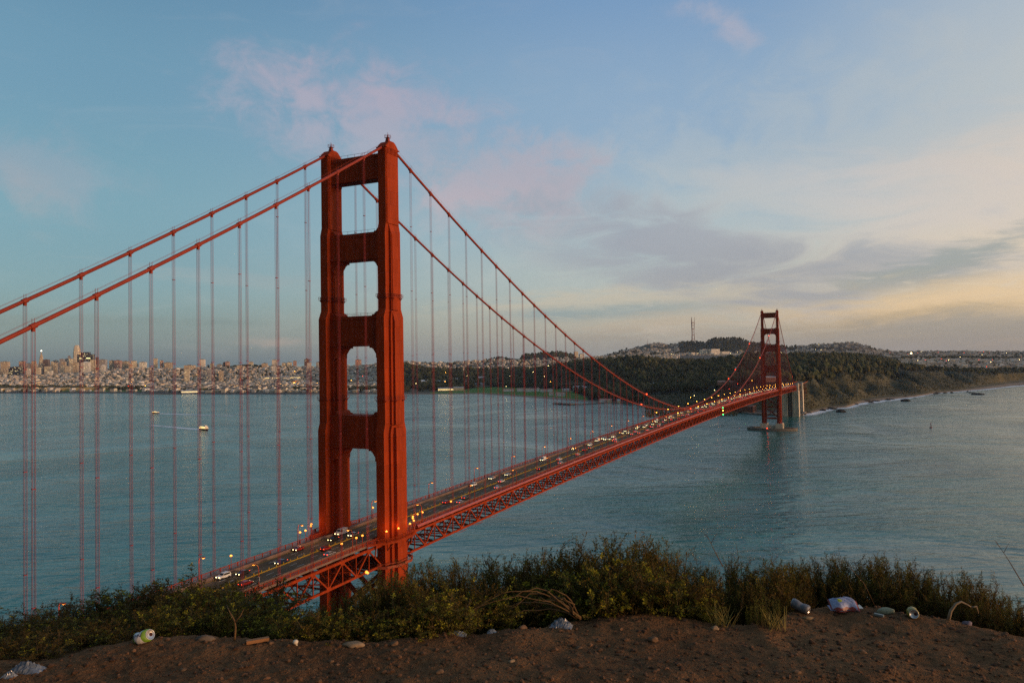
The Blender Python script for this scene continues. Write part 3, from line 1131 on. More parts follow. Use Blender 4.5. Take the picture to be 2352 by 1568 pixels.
def make_tower(X):
    tower = empty('bridge_tower', (X, 0, 0), bridge)
    for yc in (-HY, HY):
        leg(tower, yc, 13.0)
    for n_, (za, zb, k) in enumerate(STRUTS):
        hx = SECT[k][2][0][0] * .62
        inner = HY - SECT[k][2][0][1] + .2
        g = MB()
        g.box(-hx, hx, -inner, inner, za, zb)
        for zz in (za + .55, zb - .9):                      # flanges
            g.box(-hx - .22, hx + .22, -inner, inner, zz - .35, zz + .35)
        for q in np.arange(-9, 9.1, 2.25):                  # stiffeners
            g.box(-hx - .12, hx + .12, q - .14, q + .14, za + .95, zb - 1.3)
        # stepped brackets that round the opening's upper corners, low sills at its lower corners
        bx = hx * .92
        b_ = 3.3 if n_ else 1.9
        for s in (-1, 1):
            base = HY - SECT[k][2][2][1] if n_ else inner
            poly = [(s * inner, za + .05), (s * (base - b_), za + .05), (s * (base - b_), za - .75), (s * (base - b_ * .62), za - .75), (s * (base - b_ * .62), za - 1.15), (s * (base - b_ * .5), za - 1.15),
                    (s * (base - .3), za - 3.1), (s * (base - .3), za - 4.6), (s * inner, za - 4.6)]
            g.prism(poly if s > 0 else poly[::-1], 'x', -bx, bx)
            top = [(s * inner, zb - .05), (s * inner, zb + 1.9), (s * (base - .2), zb + 1.5), (s * (base - 1.0), zb + .5), (s * (base - 1.9), zb + .45), (s * (base - 1.9), zb - .05)]
            if n_:
                g.prism(top if s < 0 else top[::-1], 'x', -bx * .98, bx * .98)
        g.build('portal_strut', M['orange'], tower)
        r_ = MB()
        for s in (-1, 1):
            for q in np.arange(-inner + 3, inner - 2.5, 3.2):
                r_.bar((s * hx * .9, q, zb), (s * hx * .9, q, zb + 1.15), .08)
            r_.bar((s * hx * .9, -inner + 3, zb + 1.1), (s * hx * .9, inner - 3, zb + 1.1), .08)
        r_.build('strut_railing', M['cable'], tower)
    br = MB()                                               # bracing below the deck
    yi = HY - 1.5
    for x_ in (-4.2, 4.2):
        for za, zb in ((24, 44), (44, 64)):
            br.bar((x_, -yi, za), (x_, yi, zb), 1.5, 1.2)
            br.bar((x_ + .05, yi, za), (x_ + .05, -yi, zb), 1.5, 1.2)
        for zz, hh in ((22.5, 2.6), (44, 1.8), (65, 2.4)):
            br.bar((x_ + .1, -yi, zz), (x_ + .1, yi, zz), 1.6, hh)
    br.build('cross_bracing', M['orange'], tower)
    # walkway that runs round the outside of each leg
    rz = road_z(X)
    for s in (-1, 1):
        wk = MB()
        out = [(-15.5, 12.4), (-15.5, 13.3), (-12.2, 15.2), (-9.0, 18.0), (-5.0, 19.3), (5.0, 19.3), (9.0, 18.0), (12.2, 15.2), (15.5, 13.3), (15.5, 12.4)]
        poly = [(p[0], s * p[1]) for p in out]
        wk.prism(poly if s < 0 else poly[::-1], 'z', rz - .5, rz + .24)
        wk.build('tower_walkway', M['orange'], tower)
        rl = MB()
        pp = poly[1:-1]
        for i in range(len(pp) - 1):
            a, c = Vector((*pp[i], 0)), Vector((*pp[i + 1], 0))
            for zz, th in ((rz + 1.6, .16), (rz + .45, .12)):
                rl.bar((a.x, a.y, zz), (c.x, c.y, zz), th)
            m_ = int((c - a).length / .45)
            for j in range(m_ + 1):
                p = a.lerp(c, j / max(m_, 1))
                rl.bar((p.x, p.y, rz + .3), (p.x, p.y, rz + 1.6), .10 if j % 8 else .26)
        rl.build('walkway_railing', M['orange'], tower)
        bk = MB()                                           # brackets and the lower collar
        for q in (-12, -6, 0, 6, 12):
            yo = 13.5 + (4.6 if abs(q) < 7 else 1.2)
            bk.bar((q, s * 14.2, rz - 5.0), (q, s * yo, rz - .6), .4)
        col = [(-10.5, 13.9), (-8.6, 17.0), (-4.4, 19.2), (4.4, 19.2), (8.6, 17.0), (10.5, 13.9)]
        poly = [(p[0], s * p[1]) for p in col]
        for i in range(len(poly) - 1):
            a, c = poly[i], poly[i + 1]
            for zz, hh in ((rz - 9.2, 1.0), (rz - 7.9, .2)):
                bk.bar((a[0], a[1], zz), (c[0], c[1], zz), .5 if hh > .5 else .18, hh)
        bk.build('walkway_bracket', M['orange_rust'], tower)
    return tower


north_tower = make_tower(0)
south_tower = copy_tree(north_tower, bridge)
south_tower.location = (1280, 0, 0)


# cables, bands, hand ropes
def cable_pts(xa, xb, step):
    n = max(2, int(abs(xb - xa) / step))
    return [xa + (xb - xa) * i / n for i in range(n + 1)]


SUSX = [-(15.6 + 15.24 * k) for k in range(20)] + [15.6 + 15.24 * k for k in range(83)] + [1280 + 15.6 + 15.24 * k for k in range(19)]
SUSX = [x_ for x_ in SUSX if X0 < x_ < X1 - 20]


def dist(X, Y):
    return math.hypot(X - CAM[0], Y - CAM[1])


def vis_key(p):
    return dist(*p)


sus_all = sorted([(X, Y) for X in SUSX for Y in (-HY, HY) if X > -165], key=vis_key)
near_sus = set(sus_all[:100])
band_near = set(sus_all[:72])
for Y in (-HY, HY):
    c = MB()
    for xa, xb in ((X0, -2.5), (2.5, 1277.5), (1282.5, X1)):
        xs = cable_pts(xa, xb, 8)
        c.tube([(x_, Y, cable_z(x_)) for x_ in xs], .50, 12)
    cab = c.build('main_cable', M['cable'], bridge, smooth=True)
    h = MB()
    for xa, xb in ((X0, -4), (4, 1276), (1284, X1)):
        xs = cable_pts(xa, xb, 15)
        for s in (-.45, .45):
            h.tube([(x_, Y + s, cable_z(x_) + 1.35) for x_ in xs], .028, 4)
    for X in SUSX:
        for s in (-.45, .45):
            h.bar((X, Y + s, cable_z(X) + .3), (X, Y + s, cable_z(X) + 1.75), .07)
    h.build('hand_rope', M['cable'], cab)
    rest = MB()
    for X in SUSX:
        sl = Vector((1, 0, cable_z(X + .5) - cable_z(X - .5))).normalized()
        o = Vector((X, Y, cable_z(X)))
        m_ = MB() if (X, Y) in band_near else rest
        m_.tube([o - sl * .75, o - sl * .7, o + sl * .7, o + sl * .75], [.5, .66, .66, .5], 12)
        m_.box(X - .3, X + .3, Y - .34, Y + .34, o.z - 1.25, o.z - .45)
        if m_ is not rest:
            m_.build('cable_band', M['cable'], cab)
    rest.build('cable_band', M['cable'], cab)['kind'] = 'stuff'


def ropes(mb, X, Y):
    zt, zb = cable_z(X) - .5, road_z(X) - 1.2
    if zt - zb < .8:
        return
    for a in (-.34, .34):
        for c in (-.22, .22):
            mb.tube([(X + a, Y + c, zb), (X + a, Y + c, zt)], .044, 5, cap=False)
    k = 1
    z = zb + 18
    while z < zt - 10:
        mb.box(X - .42, X + .42, Y - .27, Y + .27, z, z + .16)
        z += 26


far_r = MB()
for X in SUSX:
    for Y in (-HY, HY):
        if (X, Y) in near_sus:
            m_ = MB()
            ropes(m_, X, Y)
            m_.build('suspender_rope', M['rope'], bridge, fix=False)
        else:
            ropes(far_r, X, Y)
far_r.build('suspender_rope', M['rope'], bridge, fix=False)['kind'] = 'stuff'
# red warning lights on the cables and navigation lights at mid-span
for X, Y in ((360, -HY), (440, HY), (520, -HY), (900, HY), (960, HY), (1030, -HY), (1110, HY), (1150, -HY), (1420, -HY), (1540, -HY)):
    g = MB(); g.ico((X, Y, cable_z(X) + 1.0), .55, 2)
    g.build('cable_beacon', M['red_beacon'], bridge)
for dz, mm in ((-1.5, 'green_beacon'), (-5.0, 'lamp_far'), (-9.5, 'green_beacon')):
    g = MB(); g.ico((690, -14.8, road_z(690) + dz), .5, 2)
    g.build('navigation_light', M[mm], bridge)
g = MB(); g.ico((-17.5, -14.3, road_z(-17.5) - 8.4), .55, 2)
g.ico((-16.7, -14.3, road_z(-17.5) - 8.9), .4, 2)
g.build('truss_work_light', M['lamp'], bridge)


# piers and pylons
def far_pier():
    p = empty('tower_pier', (1280, 0, 0))
    tag(p, 'weathered concrete pier with an oval fender ring under the far bridge tower', 'pier')
    n = 56
    outer = [(24 * math.cos(2 * math.pi * k / n), 46 * math.sin(2 * math.pi * k / n)) for k in range(n)]
    inner = [(q[0] * .80, q[1] * .89) for q in outer]
    v = [(*q, z) for z, ring in ((-4, outer), (4.8, outer), (4.8, inner), (-4, inner)) for q in ring]
    f = [(a * n + k, a * n + (k + 1) % n, (a + 1) * n + (k + 1) % n, (a + 1) * n + k) for a in range(3) for k in range(n)]
    m_ = MB(); m_.add(v, f)
    m_.build('fender_ring', M['concrete_dark'], p)
    m_ = MB()
    for s in (-1, 1):
        m_.frus(((-12, 12, s * 13.7 - 7.2, s * 13.7 + 7.2), -4), ((-10.5, 10.5, s * 13.7 - 6.0, s * 13.7 + 6.0), 13.2))
        for q in (-8, -4.8, 4.8, 8):
            lo, hi = sorted((s * 13.7 + s * 5.5, s * 13.7 + s * 7.0))
            m_.box(q - .9, q + .9, lo, hi, -4, 12.6)
    m_.box(-8, 8, -8, 8, -4, 9)
    m_.build('pedestal', M['concrete'], p)
    m_ = MB(); m_.ico((-24.5, 6, 5.5), .8, 2)
    m_.build('pier_beacon', M['red_beacon'], p)


far_pier()
p = empty('tower_pier', (0, 0, 0))
tag(p, 'concrete pier at the water below the near bridge tower', 'pier')
m_ = MB()
for s in (-1, 1):
    m_.frus(((-13, 13, s * 13.7 - 8, s * 13.7 + 8), -4), ((-10.5, 10.5, s * 13.7 - 6.0, s * 13.7 + 6.0), 13.2))
m_.build('pedestal', M['concrete_dark'], p)
m_ = MB(); m_.box(-9, 9, -8, 8, -4, 9)
m_.build('tie_wall', M['concrete_dark'], p)


def pylon(X, label):
    o = tag(empty('anchorage_pylon', (X, 0, 0)), label, 'pylon')
    rz = road_z(X)
    for s in (-1, 1):
        m_ = MB()
        yc = s * 16.2
        a, c = sorted((s * 5.2, s * 19.5))
        m_.frus(((-11.5, 11.5, a, c), 0), ((-11.0, 11.0, a + .3, c - .3), rz - 10.2))
        a, c = sorted((s * 14.9, s * 19.0))
        m_.frus(((-6.6, 6.6, a, c), rz - 10.6), ((-6.0, 6.0, a + .2, c - .2), rz + 7))
        for q in (6.0, 9.6, 15.2, 18.6):
            lo, hi = sorted((s * q - .5, s * q + .5))
            m_.box(-12.0, 12.0, lo, hi, .5, rz - 13)
        m_.build('shaft', M['concrete'], o)
    m_ = MB(); m_.box(-3.4, 3.4, -5.6, 5.6, 0.5, rz - 12)
    m_.build('cross_wall', M['concrete_dark'], o)
    return o


pylon(1629.0, 'tall pale concrete pylon carrying the far end of the suspended deck')
pylon(1738.0, 'second concrete pylon landward of the tall one at the far end of the bridge')
# steel arch and viaduct beyond the pylons
va = empty('approach_viaduct', (0, 0, 0))
tag(va, 'red steel arch and viaduct that carries the roadway from the pylons to the far shore', 'viaduct')
m_ = MB()
rz2 = road_z(1635)
m_.box(1622.2, 1960, -12.6, 12.6, rz2 - 2.2, rz2 - .1)
m_.build('deck', M['asphalt'], va)
m_ = MB()
for s in (-1, 1):
    y = s * 12.2
    prev = None
    for k in range(15):
        t = k / 14
        X = 1640 + 92 * t
        z = 26 + 34 * (1 - (2 * t - 1) ** 2)
        if prev:
            m_.bar(prev, (X, y, z), 1.2)
        m_.bar((X, y, z), (X, y, rz2 - 2), .5)
        prev = (X, y, z)
    m_.bar((1622, y + s * .9, rz2 + .6), (1960, y + s * .9, rz2 + .6), .3, 1.2)
    for X in (1775, 1815, 1860, 1910):
        m_.bar((X, y, 20), (X, y, rz2 - 2), 1.4)
m_.build('arch', M['orange'], va)
ft = empty('brick_fort', tuple(on_z(1708, 948, 0) + np.array([22, 6, 3])))
tag(ft, 'dark brick fort at the water below the far end of the bridge', 'fort')
m_ = MB()
m_.box(-24, 24, -30, 30, -2, 14)
m_.build('wall', mat('old_brick', (.16, .07, .05), .9, .3, .3), ft)
m_ = MB()
for q in range(9):
    for lvl in (2, 7.2):
        m_.box(-24.3, -23.9, -27 + q * 6.4, -24 + q * 6.4, lvl, lvl + 2.6)
        m_.box(-22 + q * 5, -19.5 + q * 5, -30.3, -29.9, lvl, lvl + 2.6)
m_.build('casemate_opening', mat('dark_opening', (.02, .018, .018), .9), ft)
m_ = MB(); m_.lathe([(2.2, 14), (2.0, 19), (2.6, 19.4), (1.6, 22), (.3, 23)], 10, org=(-16, 22, 0))
m_.build('lighthouse', M['concrete'], ft)
sw = MB()
poly = [on_z(x_, y_, 0) for x_, y_ in ((1660, 937), (1687, 942), (1706, 948), (1724, 951.5), (1780, 954), (1842, 954), (1850, 948))]
for a, c in zip(poly[:-1], poly[1:]):
    sw.bar((a[0], a[1], 1.6), (c[0], c[1], 1.6), 5, 4.4)
tag(sw.build('sea_wall', M['concrete_dark']), 'dark stone sea wall curving round the point under the far bridge end', 'sea wall')


# ------------------------------------------------------------------ street lamps on the bridge
def lamp_mesh_parts(s, far):
    """curved-arm lamp on the kerb; s = side of the bridge, arm over the road"""
    p = MB()
    p.tube([(0, 0, 0), (0, 0, 1.0)], [.24, .2], 8)
    pts = [(0, 0, 1.0), (0, 0, 6.0)] + [(0, -s * (1.0 - math.cos(t)) * 1.1, 6.0 + math.sin(t) * 1.5) for t in (.4, .8, 1.2, 1.57)] + [(0, -s * 1.7, 7.5)]
    p.tube(pts, [.16, .12, .11, .11, .10, .10, .09], 8)
    h = MB()
    h.frus(((-.34, .34, -s * 2.0 - .55, -s * 2.0 + .55), 7.32), ((-.22, .22, -s * 2.0 - .42, -s * 2.0 + .42), 7.6))
    l = MB()
    l.ico((0, -s * 2.0, 7.25), .46, 2, sq=(.85, 1.1, .42))
    return p.mesh('pole', True), h.mesh('lamp_head', True), l.mesh('lamp_glass')


def make_lamp(s, far=False):
    o = empty('street_lamp')
    a, b_, c_ = lamp_mesh_parts(s, False)
    link_mesh('pole', a, M['cable'], o)
    hd = link_mesh('lamp_head', b_, M['cable'], o)
    link_mesh('lamp_glass', c_, M['lamp_far' if far else 'lamp'], hd)
    if far:
        return o
    ld = bpy.data.lights.new('bulb', 'POINT')
    ld.energy, ld.color, ld.shadow_soft_size = 330, (1, .40, .08), .3
    lo = bpy.data.objects.new('bulb', ld)
    COL.objects.link(lo)
    lo.parent = o
    lo.location = (0, -s * 2.0, 6.7)
    return o


for s, nm in ((1, 'east'), (-1, 'west')):
    proto, proto_far = make_lamp(s), make_lamp(s, True)
    k = kf = 0
    for i in range(-2, 37):
        X = -68.6 + 45.72 * i
        if X > X1 - 10:
            break
        if X > 450:
            o = proto_far if kf == 0 else copy_tree(proto_far)
            kf += 1
        else:
            o = proto if k == 0 else copy_tree(proto)
            k += 1
        o.location = (X, s * (12.5 if s > 0 else 12.4), road_z(X) + .28)
        side = 'far kerb' if s > 0 else 'near kerb'
        if X < -5:
            tag(o, f'curved red street lamp on the {side}, left of near tower', 'street lamp', f'street lamps along the {side}, left of the near tower')
        elif X < 300:
            tag(o, f'curved red street lamp on the {side}, between near tower and mid-span', 'street lamp', f'street lamps along the {side}, near half of the span')
        else:
            tag(o, f'tiny curved street lamp on the {side}, on the far half', 'street lamp', f'street lamps along the {side}, far half')


def short_lamp():
    o = empty('walkway_lamp')
    p = MB(); p.tube([(0, 0, 0), (0, 0, .8), (0, 0, 4.0)], [.16, .11, .08], 8)
    p.build('pole', M['cable'], o)
    ld = bpy.data.lights.new('bulb', 'POINT')
    ld.energy, ld.color, ld.shadow_soft_size = 260, (1, .36, .06), .45
    lo = bpy.data.objects.new('bulb', ld)
    COL.objects.link(lo)
    lo.parent = o
    lo.location = (0, 0, 4.9)
    p = MB(); p.ico((0, 0, 4.25), .42, 2, sq=(1, 1, .75))
    p.build('lamp_glass', M['lamp'], o)
    return o


sl0 = short_lamp()
spots = [(-21, -12.6), (-17.4, -12.6), (-29.5, -12.8), (-21.5, 12.7), (-18.5, 12.7), (-55, 12.8), (24, 12.7), (27.5, 12.7), (19.5, -12.6), (23.2, -12.6), (46, -12.8), (-12, 15.6), (-9.4, 17.6)]
balc = [(-9.2, -17.4), (-3.6, -18.9), (4.2, -18.9), (9.2, -17.4), (12.4, -14.9), (15.0, -13.2)]
for i, (X, Y) in enumerate(spots + balc):
    o = sl0 if i == 0 else copy_tree(sl0)
    o.location = (X, Y, road_z(X) + .27)
    if (X, Y) in balc:
        tag(o, 'round amber lamp on the curved walkway around the near tower leg', 'lamp', 'walkway lamps round the near tower leg')
    elif (X, Y) == (46, -12.8):
        tag(o, 'brightest amber lamp standing alone at the near railing right of the tower', 'lamp')
    elif (X, Y) == (-55, 12.8):
        tag(o, 'single short amber lamp on the far railing left of the near tower', 'lamp')
    elif (X, Y) == (-29.5, -12.8):
        tag(o, 'short amber lamp on the near railing in front of the red hatchback', 'lamp')
    else:
        tag(o, 'short amber lamp in a pair by the kerb close to the near tower', 'lamp', 'paired short lamps near the tower')
sg = empty('lamp_sign', (-69.3, -12.9, road_z(-69) + .3))
tag(sg, 'small white notice plate fixed on the near kerb lamp at left', 'sign')
m_ = MB(); m_.box(-.08, 0.0, -.5, .5, 2.6, 4.1)
m_.build('sign_plate', M['mark_white'], sg)
m_ = MB()
for zz, w_ in ((3.75, .34), (3.4, .36), (3.05, .26)):
    m_.box(-.11, -.078, -w_, w_, zz, zz + .12)
m_.build('sign_marks', M['dark_slot'], sg)
m_ = MB()
for zz in (2.9, 3.8):
    m_.box(-.0, .70, -.03, .03, zz, zz + .06)
m_.build('sign_bracket', M['cable'], sg)

# ------------------------------------------------------------------ traffic
CARC = {'white': (.70, .68, .64), 'silver': (.40, .41, .42), 'black': (.02, .02, .022), 'grey': (.12, .125, .13), 'red': (.30, .02, .015), 'dark blue': (.02, .035, .09), 'tan': (.34, .28, .2)}
CM = {k: mat(k.replace(' ', '_') + '_car_paint', c, .3, .05, 1, spec=.6) for k, c in CARC.items()}
glassM = mat('car_glass', (.012, .014, .016), .12, .1, 1, spec=.8)
tyreM = mat('tyre_rubber', (.012, .012, .012), .9, .1, 1)
CARPROF = {  # side outline, x forward
    'sedan': ([(-2.3, .35), (-2.35, .85), (-1.75, .98), (-1.0, 1.42), (.35, 1.46), (1.15, 1.0), (2.2, .82), (2.35, .5), (2.3, .32)], [(-1.55, 1.02), (-.98, 1.37), (.33, 1.41), (1.0, 1.02)]),
    'suv': ([(-2.3, .4), (-2.35, 1.0), (-2.2, 1.62), (-1.9, 1.78), (.3, 1.78), (1.15, 1.15), (2.2, 1.0), (2.35, .6), (2.3, .38)], [(-2.1, 1.12), (-1.98, 1.66), (.25, 1.70), (1.0, 1.16)]),
    'hatch': ([(-2.0, .35), (-2.05, .9), (-1.85, 1.2), (-1.35, 1.5), (.3, 1.5), (1.1, 1.05), (1.95, .85), (2.05, .5), (2.0, .33)], [(-1.8, 1.08), (-1.35, 1.44), (.28, 1.45), (.95, 1.05)]),
    'van': ([(-2.9, .4), (-2.95, 2.3), (-2.7, 2.45), (1.2, 2.4), (1.9, 1.5), (2.75, 1.25), (2.9, .7), (2.85, .4)], [(.2, 1.4), (.3, 2.2), (1.15, 2.2), (1.75, 1.45)]),
    'bus': ([(-5.9, .4), (-5.95, 3.0), (-5.7, 3.2), (5.6, 3.2), (5.9, 2.6), (5.95, .7), (5.9, .4)], [(-5.6, 1.5), (-5.55, 2.6), (5.4, 2.6), (5.7, 1.5)]),
}
CARMESH = {}


def car_meshes(style):
    if style in CARMESH:
        return CARMESH[style]
    prof, win = CARPROF[style]
    w = 1.25 if style == 'bus' else 1.0 if style == 'van' else .92
    mb = MB()
    n = len(prof)
    v = []
    for s in (-1, 1):
        for (x, z) in prof:
            k = 1 - max(0, z - .95) * .14                     # cabin leans in
            v.append((x, s * w * k, z))
    f = [tuple(range(n)), tuple(range(2 * n - 1, n - 1, -1))] + [(i, n + i, n + (i + 1) % n, (i + 1) % n) for i in range(n)]
    mb.add(v, f)
    body = mb.mesh('body', True)
    g = MB()
    for s in (-1, 1):
        q = [(x, s * (w * (1 - max(0, z - .95) * .14) + .015), z) for x, z in win]
        q2 = [(x, s * (w * (1 - max(0, z - .95) * .14) - .05), z) for x, z in win]
        g.add(q + q2, [(0, 1, 2, 3), (7, 6, 5, 4), (0, 4, 5, 1), (1, 5, 6, 2), (2, 6, 7, 3), (3, 7, 4, 0)])
    # windscreen and rear window
    for i in range(n - 1):
        (xa, za), (xb, zb) = prof[i], prof[i + 1]
        if min(za, zb) > .84 and abs(zb - za) > .25:
            lx, lz = zb - za, -(xb - xa)
            L = math.hypot(lx, lz)
            ox, oz = -lx / L * .02, -lz / L * .02
            a_, b_ = .12, .88
            pa = (xa + (xb - xa) * a_ + ox, za + (zb - za) * a_ + oz)
            pb = (xa + (xb - xa) * b_ + ox, za + (zb - za) * b_ + oz)
            ka, kb = (w * .86 * (1 - max(0, q - .95) * .14) for q in (pa[1], pb[1]))
            top = [(pa[0], -ka, pa[1]), (pa[0], ka, pa[1]), (pb[0], kb, pb[1]), (pb[0], -kb, pb[1])]
            bot = [(x - ox * 3, y, z - oz * 3) for x, y, z in top]
            g.add(top + bot, [(0, 1, 2, 3), (7, 6, 5, 4), (0, 4, 5, 1), (1, 5, 6, 2), (2, 6, 7, 3), (3, 7, 4, 0)])
    glass = g.mesh('windows', True)
    wh = MB()
    wh.tube([(0, -.1, 0), (0, .1, 0)], .33, 12)
    hl = MB(); hl.ico((0, 0, 0), .17, 2, sq=(.6, 1.1, .7))
    xf, xr = max(p[0] for p in prof), min(p[0] for p in prof)
    CARMESH[style] = (body, glass, wh.mesh('wheel', True), hl.mesh('lamp'), xf, xr, w)
    return CARMESH[style]


LAMPM = {}


def place_car(X, Y, style, col, toward, label, group=None, detail=True):
    body, glass, wheel, lamp, xf, xr, w = car_meshes(style)
    key = (style, col)
    if key not in LAMPM:
        b_ = body.copy(); b_.materials.append(CM[col])
        LAMPM[key] = b_
    if 'shared' not in LAMPM:
        LAMPM['shared'] = True
    if not glass.materials:
        glass.materials.append(glassM); wheel.materials.append(tyreM)
    if 'hl' not in LAMPM:
        a, c = lamp.copy(), lamp.copy()
        e = lamp.copy(); e.materials.append(M['headlight_amber']); LAMPM['am'] = e
        a.materials.append(M['headlight']); c.materials.append(M['taillight'])
        LAMPM['hl'], LAMPM['tl'] = a, c
    o = empty('bus' if style == 'bus' else 'van' if style == 'van' else 'car', (X, Y, road_z(X) + .005), None, math.pi if toward else 0.0)
    tag(o, label, 'bus' if style == 'bus' else 'van' if style == 'van' else 'car', group)

    def part(name, me, loc=(0, 0, 0), sc=None):
        q = bpy.data.objects.new(name, me)
        COL.objects.link(q)
        q.parent = o
        q.location = loc
        if sc:
            q.scale = sc
    part('body', LAMPM[key])
    part('windows', glass)
    hz = .68 if style in ('sedan', 'hatch') else .85
    if detail:
        for sx in (xf * .62, xr * .62):
            for sy in (-1, 1):
                part('wheel', wheel, (sx, sy * (w - .08), .33))
    far = 1.0 if detail else 1.25
    for sy in (-1, 1):
        if toward or detail:
            part('headlight', LAMPM['am' if (int(X * 7) % 5 < 2 and X > 500) else 'hl'], (xf - .02, sy * w * .72, hz), (far, far, far))
        if not toward or detail:
            part('tail_light', LAMPM['tl'], (xr + .02, sy * w * .74, hz + .15), (far, far, far))
    return o


def car_at(px, py, lane, style, col, toward, label):
    p = on_z(px, py, 77.5)
    for _ in range(3):
        p = on_z(px, py, road_z(p[0]) + .7)
    return place_car(p[0], lane, style, col, toward, label)


F4 = lambda u, v: ((640 + u / 2.219) * .6125, (1850 + v / 2.219) * .6125)
F5 = lambda u, v: ((1500 + u / 2.613) * .6125, (1600 + v / 2.613) * .6125)
NEAR = [
    (F4(445, 690), 'suv', 'white', True, 'white estate car with headlights on, leftmost car on the bridge deck'),
    (F4(600, 655), 'sedan', 'black', True, 'dark saloon car driving just right of the leftmost white estate car'),
    (F4(915, 562), 'sedan', 'dark blue', True, 'bluish saloon car alone in the oncoming lanes beside the yellow divider'),
    (F4(1060, 455), 'hatch', 'red', True, 'dark red oncoming hatchback with bright headlights left of the near tower'),
    (F4(1355, 375), 'sedan', 'black', True, 'black oncoming saloon car just before the near tower'),
    (F4(1515, 335), 'sedan', 'silver', True, 'oncoming silver car with white headlights between the near tower legs'),
    (F4(630, 745), 'sedan', 'red', False, 'dark red car with tail lights, nearest car in the departing lanes'),
    (F4(1285, 450), 'hatch', 'red', False, 'red hatchback braking with red lights left of the near tower leg'),
    (F4(1325, 497), 'sedan', 'silver', False, 'silver blue saloon car beside the near railing left of the tower'),
    (F4(2290, 65), 'sedan', 'red', False, 'red car behind the brightest amber lamp right of the tower'),
    (F5(710, 562), 'suv', 'white', True, 'white oncoming sport utility car below the second lamp right of the tower'),
    (F5(890, 495), 'sedan', 'silver', True, 'car whose headlights throw yellow light on the road right of the tower'),
    (F5(1045, 458), 'sedan', 'silver', True, 'silver oncoming car behind the car with yellow road glare'),
    (F5(1005, 535), 'sedan', 'white', False, 'white departing car with tail lights in the middle of the deck'),
    (F5(950, 585), 'sedan', 'white', False, 'white departing car nearest the kerb, left of another white car'),
    (F5(635, 685), 'sedan', 'grey', False, 'grey saloon car departing beside a silver one right of the tower'),
    (F5(590, 730), 'sedan', 'silver', False, 'silver saloon car in the kerb lane right of the tower'),
    (F5(1405, 322), 'van', 'white', True, 'white oncoming van with green tinged headlights before mid-span'),
    (F5(1567, 320), 'suv', 'white', False, 'white departing car beside the yellow divider before mid-span'),
    (F5(1565, 345), 'sedan', 'white', False, 'white saloon car alongside another white car before mid-span'),
    (F5(1380, 412), 'sedan', 'black', False, 'black car with bright red tail lights in the kerb lane'),
    (F5(1705, 215), 'sedan', 'grey', True, 'grey oncoming car alone near the lamp before mid-span'),
    (F5(1750, 270), 'hatch', 'white', False, 'white hatchback in the kerb lane before mid-span'),
    (F5(1815, 228), 'hatch', 'red', False, 'red departing car ahead of the white kerb lane hatchback'),
    (F5(1850, 198), 'suv', 'tan', False, 'tan departing car next to an oncoming white one before mid-span'),
    (F5(1858, 172), 'suv', 'white', True, 'white oncoming car next to the tan departing one before mid-span'),
    (F5(1935, 135), 'van', 'white', True, 'tall white van with bright headlights before the dense traffic'),
]
LANES = [-7.6, -4.6, -1.6, 1.6, 4.6, 7.6]
for (px, py), style, col, toward, label in NEAR:
    p = on_z(px, py, 77.5)
    for _ in range(3):
        p = on_z(px, py, road_z(p[0]) + .7)
    cand = [l for l in LANES if (l > 0) == toward]
    lane = min(cand, key=lambda l: abs(l - p[1]))
    # slide along the line of sight's foot so the car keeps its place in the lane
    r = ray(px, py)
    t = (lane - CAM[1]) / r[1]
    X = CAM[0] + r[0] * t if abs(p[1] - lane) < 5 else p[0]
    place_car(p[0] * .5 + X * .5, lane, style, col, toward, label)
p = on_z(*F4(1350, 330), 76.0)
place_car(p[0], 7.6, 'van', 'white', True, 'white box van stopped close to the far leg of the near tower')
cols = list(CARC)
rg = random.Random(3)
nfar = 0
for lane in LANES:
    X = 292.0 + rg.uniform(0, 22)
    while X < 1930 and nfar < 245:
        toward = lane > 0
        st = rg.choices(['sedan', 'suv', 'hatch', 'van'], [5, 4, 2, 1])[0]
        c = rg.choices(cols, [5, 4, 2, 3, 1, 1, 1])[0]
        kind = 'van' if st == 'van' else 'car'
        if X < 640:
            lab = f'small {c} {kind} ' + ('with headlights on driving toward the near tower before mid-span' if toward else 'with red tail lights driving away before mid-span')
        else:
            lab = f'tiny {c} {kind} ' + ('with headlights on in the dense far traffic' if toward else 'with red tail lights in the dense far traffic')
        if 700 < X < 715 and lane == 4.6:
            place_car(X + 6, lane, 'bus', 'white', True, 'white bus among the oncoming cars just beyond mid-span', None, False)
            X += 14
        else:
            place_car(X, lane, st, c, toward, lab, lab.replace(' ' + kind, ' ' + kind + 's', 1), False)
        nfar += 1
        X += rg.uniform(18, 60) if toward else rg.uniform(24, 85)
        if X > 800:
            X -= rg.uniform(4, 11)


# ------------------------------------------------------------------ boats and buoys
hullM = mat('boat_hull', (.10, .02, .015), .5, .1, .5)
hull2 = mat('dark_boat_hull', (.03, .03, .035), .5, .1, .5)
boatW = mat('boat_paint', (.75, .68, .55), .5, .08, .5)
boatL = glow('boat_cabin_light', (1, .68, .25), 3.0)


